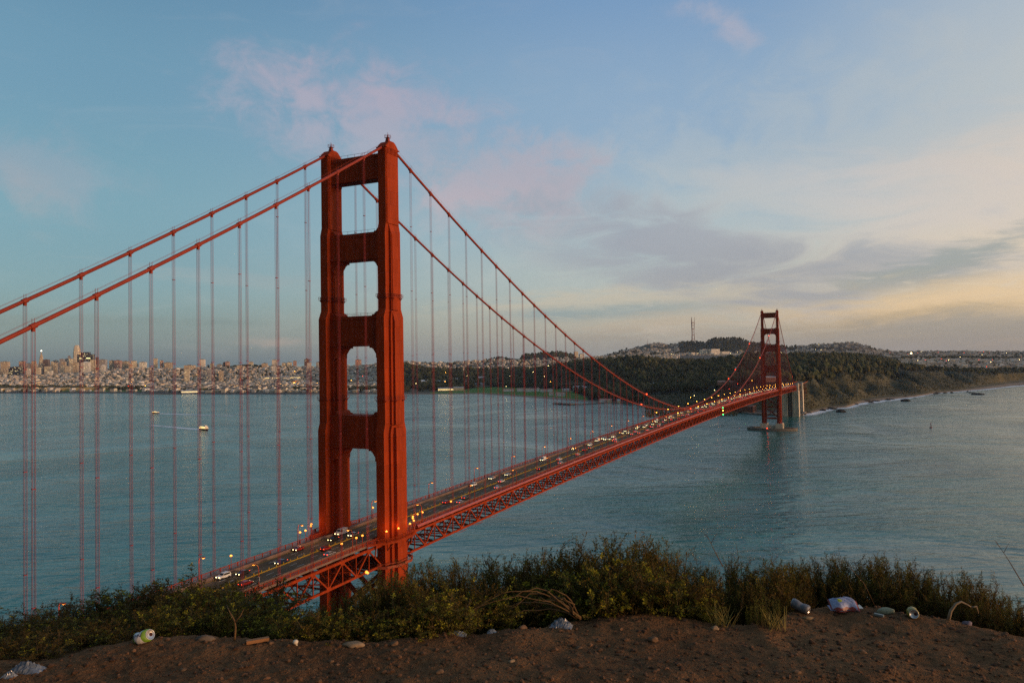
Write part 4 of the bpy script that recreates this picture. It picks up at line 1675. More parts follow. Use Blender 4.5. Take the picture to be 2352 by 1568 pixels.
def boat(px, py, heading, L, label, decks):
    p = on_z(px, py, 0)
    o = tag(empty('ferry_boat', (p[0], p[1], 0), None, heading), label, 'boat')
    h = MB()
    W = L * .14
    ol = [(-.5, -.8), (-.46, -1), (.2, -1), (.38, -.6), (.5, 0), (.38, .6), (.2, 1), (-.46, 1), (-.5, .8)]
    lo = [(x * L * .95, y * W * .8, -.6) for x, y in ol]
    hi = [(x * L, y * W, L * .075 + (max(0, x) * L * .05)) for x, y in ol]
    n = len(ol)
    h.add(lo + hi, [tuple(range(n - 1, -1, -1)), tuple(range(n, 2 * n))] + [(i, (i + 1) % n, n + (i + 1) % n, n + i) for i in range(n)])
    h.build('hull', hullM if decks > 1 else hull2, o)
    z = L * .09
    for k in range(decks):
        c = MB()
        a, b_ = -.44 + .03 * k, .34 - .05 * k
        c.box(a * L, b_ * L, -W * (.86 - .08 * k), W * (.86 - .08 * k), z, z + L * .075)
        c.box(a * L - .3, b_ * L + .3, -W * (.92 - .08 * k), W * (.92 - .08 * k), z + L * .075, z + L * .083)
        cb = c.build('cabin', boatW, o)
        g = MB()
        nn = 9
        for q in range(nn):
            x = (a + (b_ - a) * (q + .5) / nn) * L
            for s in (-1, 1):
                ya = s * W * (.86 - .08 * k)
                lo_, hi_ = sorted((ya, ya + s * .06))
                g.box(x - L * .026, x + L * .026, lo_, hi_, z + L * .02, z + L * .062)
        g.build('cabin_window', boatL, cb)
        z += L * .083
    w = MB()
    w.frus(((L * .06, L * .24, -W * .5, W * .5), z), ((L * .08, L * .21, -W * .42, W * .42), z + L * .07))
    w.build('wheelhouse', boatW, o)
    m_ = MB()
    m_.tube([(L * .02, 0, z), (L * .02, 0, z + L * .2)], [.18, .1], 6)
    m_.bar((L * .02, -W * .4, z + L * .15), (L * .02, W * .4, z + L * .15), .12)
    m_.build('mast', boatW, o)
    return p


def wake(p, heading, L, label, w0, w1):
    """foam trail that lies on the water behind a boat, broken into patches"""
    d = Vector((-math.cos(heading), -math.sin(heading), 0))
    s = Vector((-d.y, d.x, 0))
    mb = MB()
    rgw = random.Random(int(L))
    x = 4.0
    while x < L:
        t = x / L
        for q in (-1, 1):
            if rgw.random() < .95 - .5 * t:
                c = Vector((p[0], p[1], .05 + .0015 * len(mb.f))) + d * x + s * (q * (w0 + (w1 - w0) * t) + rgw.uniform(-1, 1))
                ln, wd = rgw.uniform(6, 14), rgw.uniform(4.0, 8.0) * (1.2 - .7 * t)
                mb.add([tuple(c - d * ln + s * 0), tuple(c + s * wd), tuple(c + d * ln), tuple(c - s * wd)], [(0, 1, 2, 3)])
        x += rgw.uniform(2.5, 5)
    return tag(mb.build('wake', M['foam']), label, 'wake')


M['foam'] = mat('sea_foam', (.9, .9, .88), .8, .2, .5)
a, b_ = on_z(357, 946.5, 0), on_z(600, 955, 0)
hd1 = math.atan2(a[1] - b_[1], a[0] - b_[0])
p1 = boat(357, 949, hd1, 30, 'small lit ferry with a peaked top, farther of the two boats', 1)
wake(p1, hd1, 330, 'long pale wake trailing right behind the farther ferry', 2, 9)
a, b_ = on_z(470, 986.5, 0), on_z(360, 977, 0)
hd2 = math.atan2(a[1] - b_[1], a[0] - b_[0])
p2 = boat(469, 987, hd2, 32, 'red hulled double deck ferry with lit cabins, nearer of the two boats', 2)
wake(p2, hd2, 250, 'faint pale wake trailing left behind the nearer ferry', 2, 7)


def buoy(px, py, label, mm):
    p = on_z(px, py, 0)
    o = tag(empty('navigation_buoy', (p[0], p[1], 0)), label, 'buoy')
    m_ = MB(); m_.lathe([(1.5, -.4), (1.6, .6), (1.3, .9)], 12)
    m_.build('float', mm, o)
    m_ = MB()
    for q in range(4):
        t = q * math.pi / 2
        m_.bar((1.0 * math.cos(t), 1.0 * math.sin(t), .9), (.3 * math.cos(t), .3 * math.sin(t), 4.6), .2)
    m_.lathe([(.5, 4.5), (.5, 5.3), (.2, 5.8)], 8)
    m_.build('cage', mm, o)
    return o


buoyR = mat('buoy_red', (.22, .02, .02), .6)
buoyD = mat('buoy_dark', (.04, .05, .05), .6)
buoy(2138, 982, 'small red buoy alone on the open water right of the far tower', buoyR).scale = (1.6,) * 3
buoy(601, 909, 'tiny dark buoy close to the city shore left of the near tower', buoyD).scale = (1.5,) * 3
buoy(1134, 911, 'tiny dark buoy off the curving beach', buoyD)

# ------------------------------------------------------------------ surf and rocks
sf = MB()
rgw = random.Random(9)
for x in np.arange(1838, 2420, .9):
    base = np.array(on_z(x, float(shore_y(x)), 0))
    k = np.interp(x, [1838, 1864, 1900, 1935, 1965, 2010, 2060, 2100, 2200, 2300, 2420], [.3, 1.0, .9, .35, 1.2, 1.0, .9, .6, .6, 1.1, 1.2])
    out = np.array(on_z(x, float(shore_y(x)) + 6, 0)) - base
    out /= np.linalg.norm(out)
    for q in range(9):
        if rgw.random() < k * (.15 + 1.25 * float(vnoise(x / 9.0, 4.2)) ** 1.6):
            c = base + out * (rgw.random() ** 1.7 * 85 * k - 6)
            w_, l_ = rgw.uniform(3, 9), rgw.uniform(6, 18)
            t = np.array([-out[1], out[0], 0]) * l_
            t = t + out * rgw.uniform(-2, 2)
            z = .04 + rgw.uniform(0, .10)
            P4 = [c - t, c - out * w_, c + t, c + out * w_]
            sf.add([(v_[0], v_[1], z) for v_ in P4], [(0, 1, 2, 3)])
for x in np.arange(1722, 1840, 1.6):
    c = np.array(on_z(x, float(shore_y(x)) + 1.2, 0))
    if rgw.random() < .6:
        sf.add([(c[0] - 3, c[1] - 5, .08), (c[0] + 1, c[1], .08), (c[0] + 2, c[1] + 5, .08), (c[0] - 2, c[1] + 1, .08)], [(0, 1, 2, 3)])
tag(sf.build('surf', M['foam']), kind='stuff')
rockM = mat('shore_rock', (.035, .032, .028), .9, .4, .2, bump=.3)


def rock(p, r, label, group=None, seed=0, sq=(1, 1, .6)):
    m_ = MB(); m_.ico((0, 0, 0), r, 3, jit=.0, sq=sq)
    rgv = random.Random(seed)
    ph = [rgv.uniform(0, 6) for _ in range(6)]
    m_.v = [(x * (1 + .22 * math.sin(x * 3 / r + ph[0]) * math.cos(y * 2.6 / r + ph[1]) + .12 * math.sin(z * 6 / r + ph[2] + x * 5 / r)),
             y * (1 + .22 * math.sin(y * 2.8 / r + ph[3]) * math.cos(z * 3 / r + ph[4])), z * (1 + .18 * math.sin(x * 4 / r + ph[5]))) for x, y, z in m_.v]
    o = m_.build('rock', rockM, None, tuple(p), True)
    return tag(o, label, 'rock', group)


rock(on_z(2246, 906, 0), 12, 'larger dark islet rock standing off the far beach', None, 1, (1.3, 1.6, .42))
rock(on_z(2231, 902, 0), 7, 'smaller dark rock just left of the islet rock off the far beach', None, 2, (1.2, 1.8, .42))
rock(on_z(1931, 946, 0), 8, 'dark rock in the surf at the right end of the rocky foot of the bluff', None, 3, (1, 1.5, .8))
rock(on_z(2079, 921, 0), 9, 'dark rock in the surf beside the middle beach', None, 4, (1, 1.6, .7))
for k in range(42):
    x = rgw.choice([rgw.uniform(1885, 1925), rgw.uniform(1990, 2105), rgw.uniform(2140, 2230), rgw.uniform(1845, 1990)])
    y = float(shore_y(x)) + rgw.uniform(-1.5, 3.0)
    rock(on_z(x, y, 0), rgw.uniform(2.2, 6.5), 'small dark rock scattered along the surf line under the bluff', 'rocks along the surf line', 20 + k, (1, 1.4, .7))


# ------------------------------------------------------------------ landmarks and tower blocks of the city
def gpoint(x, d):
    return ground_at(x, d)[0]


def top_h(x, y, d):
    """height above the local ground that reaches elevation seen at (x, y) at depth d"""
    return at_depth(x, y, d)[2]


FAC = {
    'cream': window_mat('cream_facade', (.80, .66, .44), (.10, .09, .085), 7, 4.2, .05),
    'tan': window_mat('tan_facade', (.64, .49, .32), (.09, .08, .075), 6, 4.0, .05),
    'grey': window_mat('grey_facade', (.42, .38, .35), (.07, .07, .08), 6, 4.2, .05),
    'brown': window_mat('brown_facade', (.20, .13, .10), (.05, .04, .04), 6, 4.2, .04),
    'white': window_mat('white_facade', (.84, .78, .66), (.14, .13, .12), 8, 4.0, .04),
    'pink': window_mat('pink_facade', (.55, .32, .24), (.09, .07, .07), 6, 4.0, .04),
    'blue': window_mat('blue_glass_facade', (.10, .13, .16), (.05, .08, .11), 5, 4.0, .05),
    'dark': window_mat('dark_facade', (.055, .04, .04), (.02, .02, .022), 6, 5.0, .10, k=2.0),
    'striped': window_mat('striped_facade', (.76, .66, .52), (.12, .07, .06), 9, 400, 0, wf=.5),
}
roofP = mat('flat_roof', (.18, .17, .16), .9, .2, .1)


def block(xl, xr, yt, yb, d, look, label, style='plain', group=None, depth=None):
    """tower block whose front spans columns xl..xr and rises to row yt, standing on the terrain at depth d"""
    xc = (xl + xr) / 2
    g = gpoint(xc, d)
    w = (xr - xl) * d / FPX
    zt = top_h(xc, yt, d)
    H = max(zt - g[2], 8) + 4
    dp = depth or w * .8
    o = tag(empty('tower_block', (g[0], g[1], g[2] - 4), None, YAW - math.pi / 2 + R(12)), label, 'tower block', group)
    w *= .86
    m_ = MB()
    if style == 'step':
        m_.box(-w / 2, w / 2, -dp / 2, dp / 2, 0, H * .78)
        m_.box(-w * .34, w * .34, -dp * .34, dp * .34, H * .78, H)
    elif style == 'crown':
        m_.box(-w / 2, w / 2, -dp / 2, dp / 2, 0, H * .92)
        m_.frus(((-w * .4, w * .4, -dp * .4, dp * .4), H * .92), ((-w * .1, w * .1, -dp * .1, dp * .1), H))
    else:
        m_.box(-w / 2, w / 2, -dp / 2, dp / 2, 0, H)
    m_.build('facade', FAC[look], o)
    r_ = MB()
    if style == 'plain':
        r_.box(-w / 2 - .3, w / 2 + .3, -dp / 2 - .3, dp / 2 + .3, H, H + 1.2)
        r_.box(-w * .2, w * .15, -dp * .2, dp * .2, H + 1.2, H + 5)
    elif style == 'step':
        r_.box(-w * .15, w * .15, -dp * .15, dp * .15, H, H + 4)
    else:
        r_.tube([(0, 0, H), (0, 0, H + 12)], [.8, .2], 6)
    r_.build('roof', roofP, o)
    return o


C1 = lambda u, v: ((0 + u / 3.675) * .6125, (1250 + v / 3.675) * .6125)
C2 = lambda u, v: ((600 + u / 3.618) * .6125, (1300 + v / 3.618) * .6125)


def b1(u0, u1, vt, d, look, label, style='plain'):
    block(C1(u0, 0)[0], C1(u1, 0)[0], C1(0, vt)[1], 0, d, look, label, style)


def b2(u0, u1, vt, d, look, label, style='plain'):
    block(C2(u0, 0)[0], C2(u1, 0)[0], C2(0, vt)[1], 0, d, look, label, style)


b1(20, 125, 390, 6100, 'tan', 'tan tower block at the left edge of the skyline')
b1(140, 300, 462, 5900, 'dark', 'wide low dark glass block beside the leftmost tan tower')
b1(270, 345, 385, 6600, 'pink', 'pinkish tower block left of the spire, behind the hanging ropes')
b1(360, 440, 415, 6500, 'grey', 'low grey block between two hanging ropes left of the spire')
b1(365, 425, 485, 5800, 'white', 'short white block in front of the grey one left of the spire')
b1(430, 510, 383, 6300, 'tan', 'tan slab just left of the spire', 'step')
b1(500, 560, 470, 5800, 'cream', 'short cream block at the foot of the spire')
b1(600, 680, 362, 6700, 'brown', 'brown grey slab just right of the spire')
b1(620, 700, 455, 5900, 'cream', 'low cream block in front of the brown slab right of the spire')
b1(655, 725, 515, 5500, 'white', 'small white block on the slope right of the spire')
b1(695, 745, 388, 6400, 'cream', 'slim cream tower right of the brown slab', 'step')
b1(740, 800, 372, 6800, 'blue', 'bluish glass tower behind the slim cream one')
b1(745, 790, 400, 6200, 'tan', 'tan tower in front of the bluish glass tower')
b1(810, 900, 352, 6900, 'grey', 'broad grey tower left of the tallest tower', 'step')
b1(850, 910, 390, 6300, 'tan', 'tan tower in front of the broad grey tower')
b1(835, 880, 440, 5900, 'cream', 'low cream tower under the broad grey tower')
b1(900, 950, 350, 6700, 'blue', 'bluish tower between grey tower and the tallest tower')
b1(930, 980, 310, 7000, 'grey', 'grey tower with a stepped top left of the tallest tower', 'step')
b1(955, 1005, 350, 6500, 'cream', 'cream tower touching the tallest tower on its left')
b1(910, 975, 450, 5800, 'cream', 'low cream block below the stepped grey tower')
b1(1010, 1080, 400, 6000, 'tan', 'tan block in front of the foot of the tallest tower')
b1(1080, 1130, 400, 6300, 'grey', 'grey block between the tallest tower and the dark tower')
b1(1130, 1240, 385, 5800, 'white', 'bright white slab in front of the dark tower', 'crown')
b1(1250, 1320, 362, 6300, 'cream', 'cream slab right of the dark tower')
b1(1320, 1355, 330, 6600, 'brown', 'brown tower behind the fourth pair of hanging ropes')
b1(1355, 1470, 362, 6400, 'grey', 'wide grey slab right of the brown tower')
b1(1395, 1450, 430, 5600, 'white', 'small white spired building below the wide grey slab', 'crown')
b1(1510, 1580, 375, 6000, 'tan', 'tan slab beyond the gap right of the wide grey slab')
b1(1580, 1675, 372, 6000, 'pink', 'pinkish brown slab beside the tan slab on the hill')
b1(1690, 1780, 385, 5900, 'tan', 'tan block with a dark left side on the hill')
b1(1790, 1900, 380, 5800, 'cream', 'wide cream hotel block with a small peak on the hill', 'step')
b1(1925, 2020, 395, 5800, 'white', 'low white block right of the wide hotel block')
b1(2120, 2172, 347, 5900, 'cream', 'slim pale tower alone right of the fifth pair of ropes')
b1(2205, 2250, 375, 5900, 'tan', 'short tan tower right of the slim pale tower')
b1(2262, 2352, 402, 5800, 'brown', 'brown low slab right of the short tan tower')
b2(0, 45, 190, 5800, 'pink', 'narrow pink tower left of a wide brown slab on the hill')
b2(65, 170, 215, 5800, 'tan', 'wide tan slab on the hill left of the striped tower')
b2(330, 480, 252, 5600, 'tan', 'row of tan flats on the ridge left of the striped tower')
b2(540, 615, 172, 5800, 'striped', 'tall striped tower with a white cap, highest on the middle ridge')
b2(637, 672, 250, 5700, 'blue', 'small blue glass block right of the striped tower')
b2(680, 730, 228, 5700, 'cream', 'cream tower with lit top right of the small blue block')
b2(770, 850, 240, 5600, 'grey', 'grey flats on the ridge right of the cream tower')
b2(855, 890, 212, 5600, 'brown', 'dark red block joined to the pink tower on the ridge')
b2(885, 948, 203, 5600, 'pink', 'pink red tower on the ridge left of the tree clump')
b2(1200, 1268, 207, 5600, 'cream', 'cream tower just right of the tree clump on the ridge')
b2(1040, 1105, 252, 5400, 'cream', 'cream block below the tree clump on the ridge')
b2(1380, 1465, 225, 5500, 'tan', 'tan flats on the ridge between tree clump and banded tower')
b2(1518, 1595, 178, 5700, 'striped', 'banded tower with vertical stripes behind the thick pair of ropes')
b2(1520, 1580, 260, 5300, 'white', 'white slab in front of the vertically banded tower')
b2(1650, 1720, 220, 5500, 'tan', 'tan block right of the vertically banded tower')
b2(1720, 1790, 212, 5500, 'cream', 'cream block with a lighter top near the big bridge tower')
b2(1805, 1856, 193, 5600, 'pink', 'pale pink tower left of the last pair of ropes')
b2(1955, 2030, 170, 5700, 'brown', 'brown tower behind the last ropes left of the bridge tower')
b2(1995, 2052, 215, 5400, 'white', 'white tower in front of the brown one by the bridge tower')
b2(2115, 2180, 210, 5600, 'grey', 'grey block touching the left edge of the bridge tower')
b2(330, 400, 300, 5000, 'cream', 'cream flats low on the slope left of the striped tower')
b2(580, 700, 320, 5100, 'grey', 'grey flats on the slope under the striped tower')
b2(800, 860, 325, 5000, 'tan', 'tan flats on the slope under the pink red tower')
# seen through the tower's third opening and to its right
block(815, 831, 826, 0, 5300, 'pink', 'pinkish flats on the ridge seen between the near tower legs')
block(861, 876, 838, 0, 5000, 'white', 'bright white block on the ridge seen between the near tower legs')
block(1088, 1100, 828, 0, 6200, 'cream', 'pale twin tower block on the ridge right of the near tower')
block(1212, 1226, 826, 0, 5900, 'tan', 'tan block among the houses below the wooded round hill')
block(1258, 1266, 829, 0, 5600, 'pink', 'small pink tower on the slope below the wooded round hill')
block(1318, 1328, 806, 0, 6900, 'cream', 'tan spired tower on the pale ridge right of the wooded round hill', 'crown')
block(1330, 1342, 813, 0, 6800, 'white', 'low white hall on the pale ridge right of the wooded round hill')
block(1300, 1345, 824, 0, 6300, 'tan', 'long pale hospital block on the slope under the spired tower')


def landmark_pyramid():
    d = 6900
    x0, yt = 95, C1(0, 240)[1]
    g = gpoint(x0, d)
    H = top_h(x0, yt, d) - g[2] + 4
    o = tag(empty('pyramid_tower', (g[0], g[1], g[2] - 4), None, YAW + R(20)), 'slender pointed pyramid tower with a bright light on its tip', 'skyscraper')
    m_ = MB()
    w = 30
    m_.frus(((-w, w, -w, w), 0), ((-1.6, 1.6, -1.6, 1.6), H * .97))
    m_.build('shaft', FAC['tan'], o)
    m_ = MB()
    for s in (-1, 1):
        m_.frus(((-3, 3, s * 20 - 3, s * 20 + 3), H * .30), ((-2.6, 2.6, s * 8.5 - 2, s * 8.5 + 2), H * .80))
    m_.build('wing', FAC['cream'], o)
    m_ = MB(); m_.ico((0, 0, H), 5.5, 2)
    m_.build('tip_light', M['white_light'], o)


def landmark_round_tower():
    d = 7700
    x0, yt = C1(1060, 0)[0], C1(0, 158)[1]
    g = gpoint(x0, d)
    H = top_h(x0, yt, d) - g[2] + 4
    o = tag(empty('round_top_tower', (g[0], g[1], g[2] - 4), None, YAW + R(15)), 'tallest pale skyscraper with a rounded tapering top', 'skyscraper')
    m_ = MB()
    w = 30
    v, f = [], []
    n = 20
    prof = [(1, 0), (1, .55), (.97, .68), (.9, .8), (.82, .88), (.72, .94), (.55, .98), (.3, 1.0)]
    for s, h in prof:
        for k in range(n):
            t = 2 * math.pi * k / n
            c, q = math.cos(t), math.sin(t)
            e = (abs(c) ** 5 + abs(q) ** 5) ** (-1 / 5)
            v.append((c * e * w * s, q * e * w * s, h * H))
    for i in range(len(prof) - 1):
        for k in range(n):
            f.append((i * n + k, i * n + (k + 1) % n, (i + 1) * n + (k + 1) % n, (i + 1) * n + k))
    f.append(tuple((len(prof) - 1) * n + k for k in range(n)))
    m_.add(v, f)
    m_.build('shaft', window_mat('pale_glass_facade', (.80, .68, .48), (.26, .24, .2), 5, 5, .06), o)
    m_ = MB()
    m_.box(-w * .5, w * .6, -w - .8, -w - .2, H * .60, H * .66)
    m_.build('lit_floors', glow('lit_floor', (1, .62, .12), 1.4), o)


def landmark_dark():
    d = 7000
    x0, yt = C1(1185, 0)[0], C1(0, 258)[1]
    g = gpoint(x0, d)
    H = top_h(x0, yt, d) - g[2] + 4
    o = tag(empty('dark_tower', (g[0], g[1], g[2] - 4), None, YAW - math.pi / 2 + R(8)), 'broad dark stepped skyscraper right of the tallest one', 'skyscraper')
    m_ = MB()
    w = 66
    m_.box(-w, w, -26, 26, 0, H * .90)
    m_.box(-w * .58, w * .5, -22, 22, H * .90, H)
    for q in np.arange(-w + 4, w, 9):
        m_.box(q - 1.2, q + 1.2, -27.2, -26, 0, H * .88)
    m_.build('shaft', FAC['dark'], o)
    m_ = MB()
    for q in (-38, 22, 38):
        m_.box(q - 9, q + 9, -27.8, -27.3, H * .70, H * .735)
    m_.build('lit_floors', glow('lit_floor_yellow', (1, .85, .35), 2.2), o)


landmark_pyramid()
landmark_round_tower()
landmark_dark()


def rotunda():
    x0 = C2(1830, 0)[0]
    d = d_for(x0, 882)
    g = gpoint(x0, d)
    H = top_h(x0, C2(0, 438)[1], d) - g[2]
    o = tag(empty('domed_rotunda', (g[0], g[1], g[2]), None, 0), 'ochre domed rotunda lit from below near the shore left of the bridge tower', 'rotunda')
    w = (C2(1895, 0)[0] - C2(1765, 0)[0]) * d / FPX / 2
    m_ = MB()
    m_.lathe([(w * .95, 0), (w * .95, H * .5), (w, H * .52), (w, H * .6), (w * .8, H * .62), (w * .8, H * .68)], 8)
    m_.build('drum', mat('ochre_stone', (.50, .24, .06), .8, .2, .1), o)
    m_ = MB(); m_.lathe([(w * .78, H * .68), (w * .7, H * .82), (w * .5, H * .93), (w * .25, H * .985), (w * .05, H)], 20)
    m_.build('dome', mat('pale_dome', (.45, .36, .28), .8, .2, .1), o, smooth=True)
    m_ = MB()
    for k in range(8):
        t = (k + .5) * math.pi / 4
        m_.tube([(w * 1.08 * math.cos(t), w * 1.08 * math.sin(t), 0), (w * 1.08 * math.cos(t), w * 1.08 * math.sin(t), H * .5)], 1.2, 8)
    m_.build('column', mat('ochre_column', (.55, .28, .08), .8), o)
    l_ = bpy.data.lights.new('floodlight', 'POINT')
    l_.energy = 60000
    l_.color = (1, .5, .12)
    l_.shadow_soft_size = 3
    lo = bpy.data.objects.new('floodlight', l_)
    COL.objects.link(lo)
    lo.parent = o
    v_ = (CAM - g)[:2] / np.linalg.norm((CAM - g)[:2])
    lo.location = (v_[0] * (w + 16), v_[1] * (w + 16), 4)


rotunda()


def mast_tower():
    d = 8150
    F6 = lambda u, v: ((2300 + u / 2.613) * .6125, (1150 + v / 2.613) * .6125)
    x0, y0 = F6(783, 345)
    zb, zt = at_depth(x0, y0 + 3, d)[2] - 6, at_depth(x0, F6(0, 100)[1], d)[2]
    P = at_depth(x0, horizon(x0), d)
    o = tag(empty('broadcast_mast', (P[0], P[1], zb), None, YAW + R(25)), 'tall three legged broadcast mast with prongs on the far hill', 'radio mast')
    H = zt - zb
    mM = mat('mast_steel', (.20, .075, .055), .8, .2, .05)
    wz = lambda t: np.interp(t, [0, .42, .8, 1], [22, 13, 19, 19])
    m_ = MB()
    for k in range(3):
        t = k * 2 * math.pi / 3
        pts = [(wz(q) * math.cos(t), wz(q) * math.sin(t), q * H) for q in (0, .2, .42, .6, .79)]
        m_.tube(pts, [3.8, 3.2, 3.0, 3.0, 3.0], 6)
        m_.tube([(wz(.8) * math.cos(t), wz(.8) * math.sin(t), q * H) for q in (.79, .88, 1.0)], [2.6, 2.2, 1.4], 6)
    m_.build('mast_leg', mM, o)
    m_ = MB()
    for q, h in ((.17, 3), (.33, 3), (.56, 3), (.69, 3), (.79, 4.5)):
        pts = [(wz(q) * 1.1 * math.cos(k * 2.0944), wz(q) * 1.1 * math.sin(k * 2.0944), q * H) for k in range(3)]
        for k in range(3):
            m_.bar(pts[k], pts[(k + 1) % 3], 4.5, h + 1.5)
    m_.build('platform', mM, o)
    # hilltop antennas with a light on the hill to its left
    x1, y1 = F6(335, 372)
    P = at_depth(x1, y1, 8200)
    o = tag(empty('hilltop_antenna', tuple(P)), 'small antenna group with a light on the left shoulder of the far hill', 'antenna')
    m_ = MB()
    for k, h in ((-18, 34), (0, 60), (14, 40)):
        m_.tube([(k * .8, k * .6, -6), (k * .8, k * .6, h)], [1.4, .7], 5)
    m_.build('mast_pole', mM, o)
    m_ = MB(); m_.ico((0, 0, 3), 3.2, 2)
    m_.build('mast_light', M['lit_house'], o)


mast_tower()
# hospital blocks under the far hill
F6 = lambda u, v: ((2300 + u / 2.613) * .6125, (1150 + v / 2.613) * .6125)
for u0, u1, vt, lab, dd in ((850, 935, 416, 'left wing of the pale slab complex under the far hill', 7000), (935, 1040, 414, 'tallest wing of the pale slab complex under the far hill', 6960), (1040, 1135, 440, 'low right wing of the pale slab complex under the far hill', 7010),
                            (748, 790, 448, 'separate small white block left of the pale slab complex', 6900)):
    block(F6(u0, 0)[0], F6(u1, 0)[0], F6(0, vt)[1], 0, dd, 'white', lab, depth=60)


# ------------------------------------------------------------------ low buildings along the far shore
def shed(xl, xr, y, d, h, col, label, roof=None, group=None, depth=18, lit=False, name='shore_building'):
    xc = (xl + xr) / 2
    d = d_for(xc, y + 2)
    gz = gpoint(xc, d)
    w = (xr - xl) * d / FPX
    o = tag(empty(name, (gz[0], gz[1], gz[2] - .5), None, YAW - math.pi / 2), label, 'building', group)
    m_ = MB()
    h *= 1.35
    m_.box(-w / 2, w / 2, -depth / 2, depth / 2, 0, h)
    nb = max(2, int(w / 5))
    m_.build('wall', SHEDM[col], o)
    r_ = MB()
    r_.prism([(-depth / 2 - .6, h), (depth / 2 + .6, h), (0, h + depth * .22)], 'x', -w / 2 - .5, w / 2 + .5)
    r_.build('roof', SHEDM[roof or 'roof_red'], o)
    if lit:
        g_ = MB()
        for q in range(nb):
            x_ = -w / 2 + (q + .5) * w / nb
            g_.box(x_ - .7, x_ + .7, -depth / 2 - .08, -depth / 2 - .02, h * .35, h * .75)
        g_.build('window', M['lit_window'] if lit == 2 else glassM, o)
    return o


SHEDM = {'white': mat('white_shed_paint', (.88, .84, .78), .8, .1, .2), 'cream': mat('cream_shed_paint', (.78, .62, .40), .8, .1, .2), 'brick': mat('brick_shed', (.30, .15, .10), .9, .2, .2), 'grey': mat('grey_shed', (.32, .31, .30), .8, .15, .2),
         'roof_red': mat('red_shed_roof', (.48, .26, .20), .8, .2, .2), 'roof_grey': mat('grey_shed_roof', (.45, .43, .42), .8, .2, .2), 'roof_white': mat('white_shed_roof', (.75, .73, .70), .7, .15, .2), 'pier': mat('pier_wall', (.62, .42, .16), .8, .15, .1)}
F8 = lambda u, v: ((1500 + u / 2.613) * .6125, (1200 + v / 2.613) * .6125)


def shed8(u0, u1, v, d, h, col, label, roof, **k):
    shed(F8(u0, 0)[0], F8(u1, 0)[0], F8(0, v)[1], d, h, col, label, roof, **k)


shed8(370, 520, 685, 3560, 9, 'cream', 'long cream shed with lit front at the left end of the green lawn', 'roof_grey', lit=2)
shed8(520, 622, 682, 3590, 10, 'cream', 'tan hangar right of the lit cream shed by the lawn', 'roof_grey')
shed8(1010, 1110, 690, 3260, 6, 'white', 'low white hut with a pink roof behind the lawn', 'roof_red')
shed8(1140, 1225, 692, 3220, 8, 'white', 'long white shed with red roof behind the lawn, left of its twin', 'roof_red', lit=1)
shed8(1230, 1330, 692, 3190, 8, 'white', 'long white shed with red roof behind the lawn, right of its twin', 'roof_red', lit=1)
shed8(1335, 1360, 690, 3160, 9, 'white', 'gabled white house at the end of the long red roofed sheds', 'roof_red')
shed8(1370, 1440, 694, 3140, 6, 'white', 'low white shed right of the gabled white house', 'roof_red')
shed8(1445, 1490, 694, 3120, 7, 'white', 'small white house near the tall white gabled villa', 'roof_red')
shed8(1455, 1500, 728, 2800, 6, 'white', 'left white cottage on the beach edge of the lawn', 'roof_red', lit=1)
shed8(1520, 1610, 735, 2760, 8, 'white', 'white coast station with red roof on the beach edge of the lawn', 'roof_red', lit=1)
shed8(1585, 1660, 690, 3080, 6, 'white', 'white row of huts left of the gabled villa', 'roof_grey')
shed8(1690, 1725, 692, 3040, 14, 'white', 'left gable of the tall white villa behind the lawn', 'roof_grey', lit=1)
shed8(1728, 1800, 695, 3030, 15, 'white', 'tall white gabled villa behind the right end of the lawn', 'roof_grey', lit=1)
shed8(1805, 1850, 690, 3020, 12, 'white', 'white gabled house right of the tall villa', 'roof_grey')
shed8(1860, 1960, 680, 2960, 6, 'brick', 'brown low shed below the viaduct road', 'roof_red')
shed8(1945, 2020, 803, 2400, 6, 'white', 'white wharf shed at the root of the long pier', 'roof_red')
shed8(2020, 2065, 803, 2390, 6, 'cream', 'cream gabled wharf hut right of the white wharf shed', 'roof_red')
shed8(2120, 2150, 803, 2350, 6, 'cream', 'single cream gabled hut on the shore under the cable dip', 'roof_grey')
shed8(190, 320, 620, 4050, 12, 'cream', 'cream depot with a pale roof left of the hanging ropes behind the shore', 'roof_white', depth=30)
shed8(360, 450, 625, 4000, 12, 'cream', 'second cream depot with pale roof behind the shore', 'roof_white', depth=30)
shed8(500, 590, 608, 4150, 14, 'cream', 'tan depot block behind the long elevated road', 'roof_grey', depth=30)
shed8(640, 700, 625, 4000, 12, 'brick', 'brick block behind the long elevated road, left of another', 'roof_red', depth=30)
shed8(765, 830, 595, 4150, 16, 'brick', 'taller brick block with flat top behind the elevated road', 'roof_grey', depth=30)
shed8(850, 890, 605, 4050, 9, 'white', 'white hall in the trees above the elevated road', 'roof_grey')
shed8(960, 1010, 585, 4200, 9, 'cream', 'cream hall in the trees right of the white hall', 'roof_red')
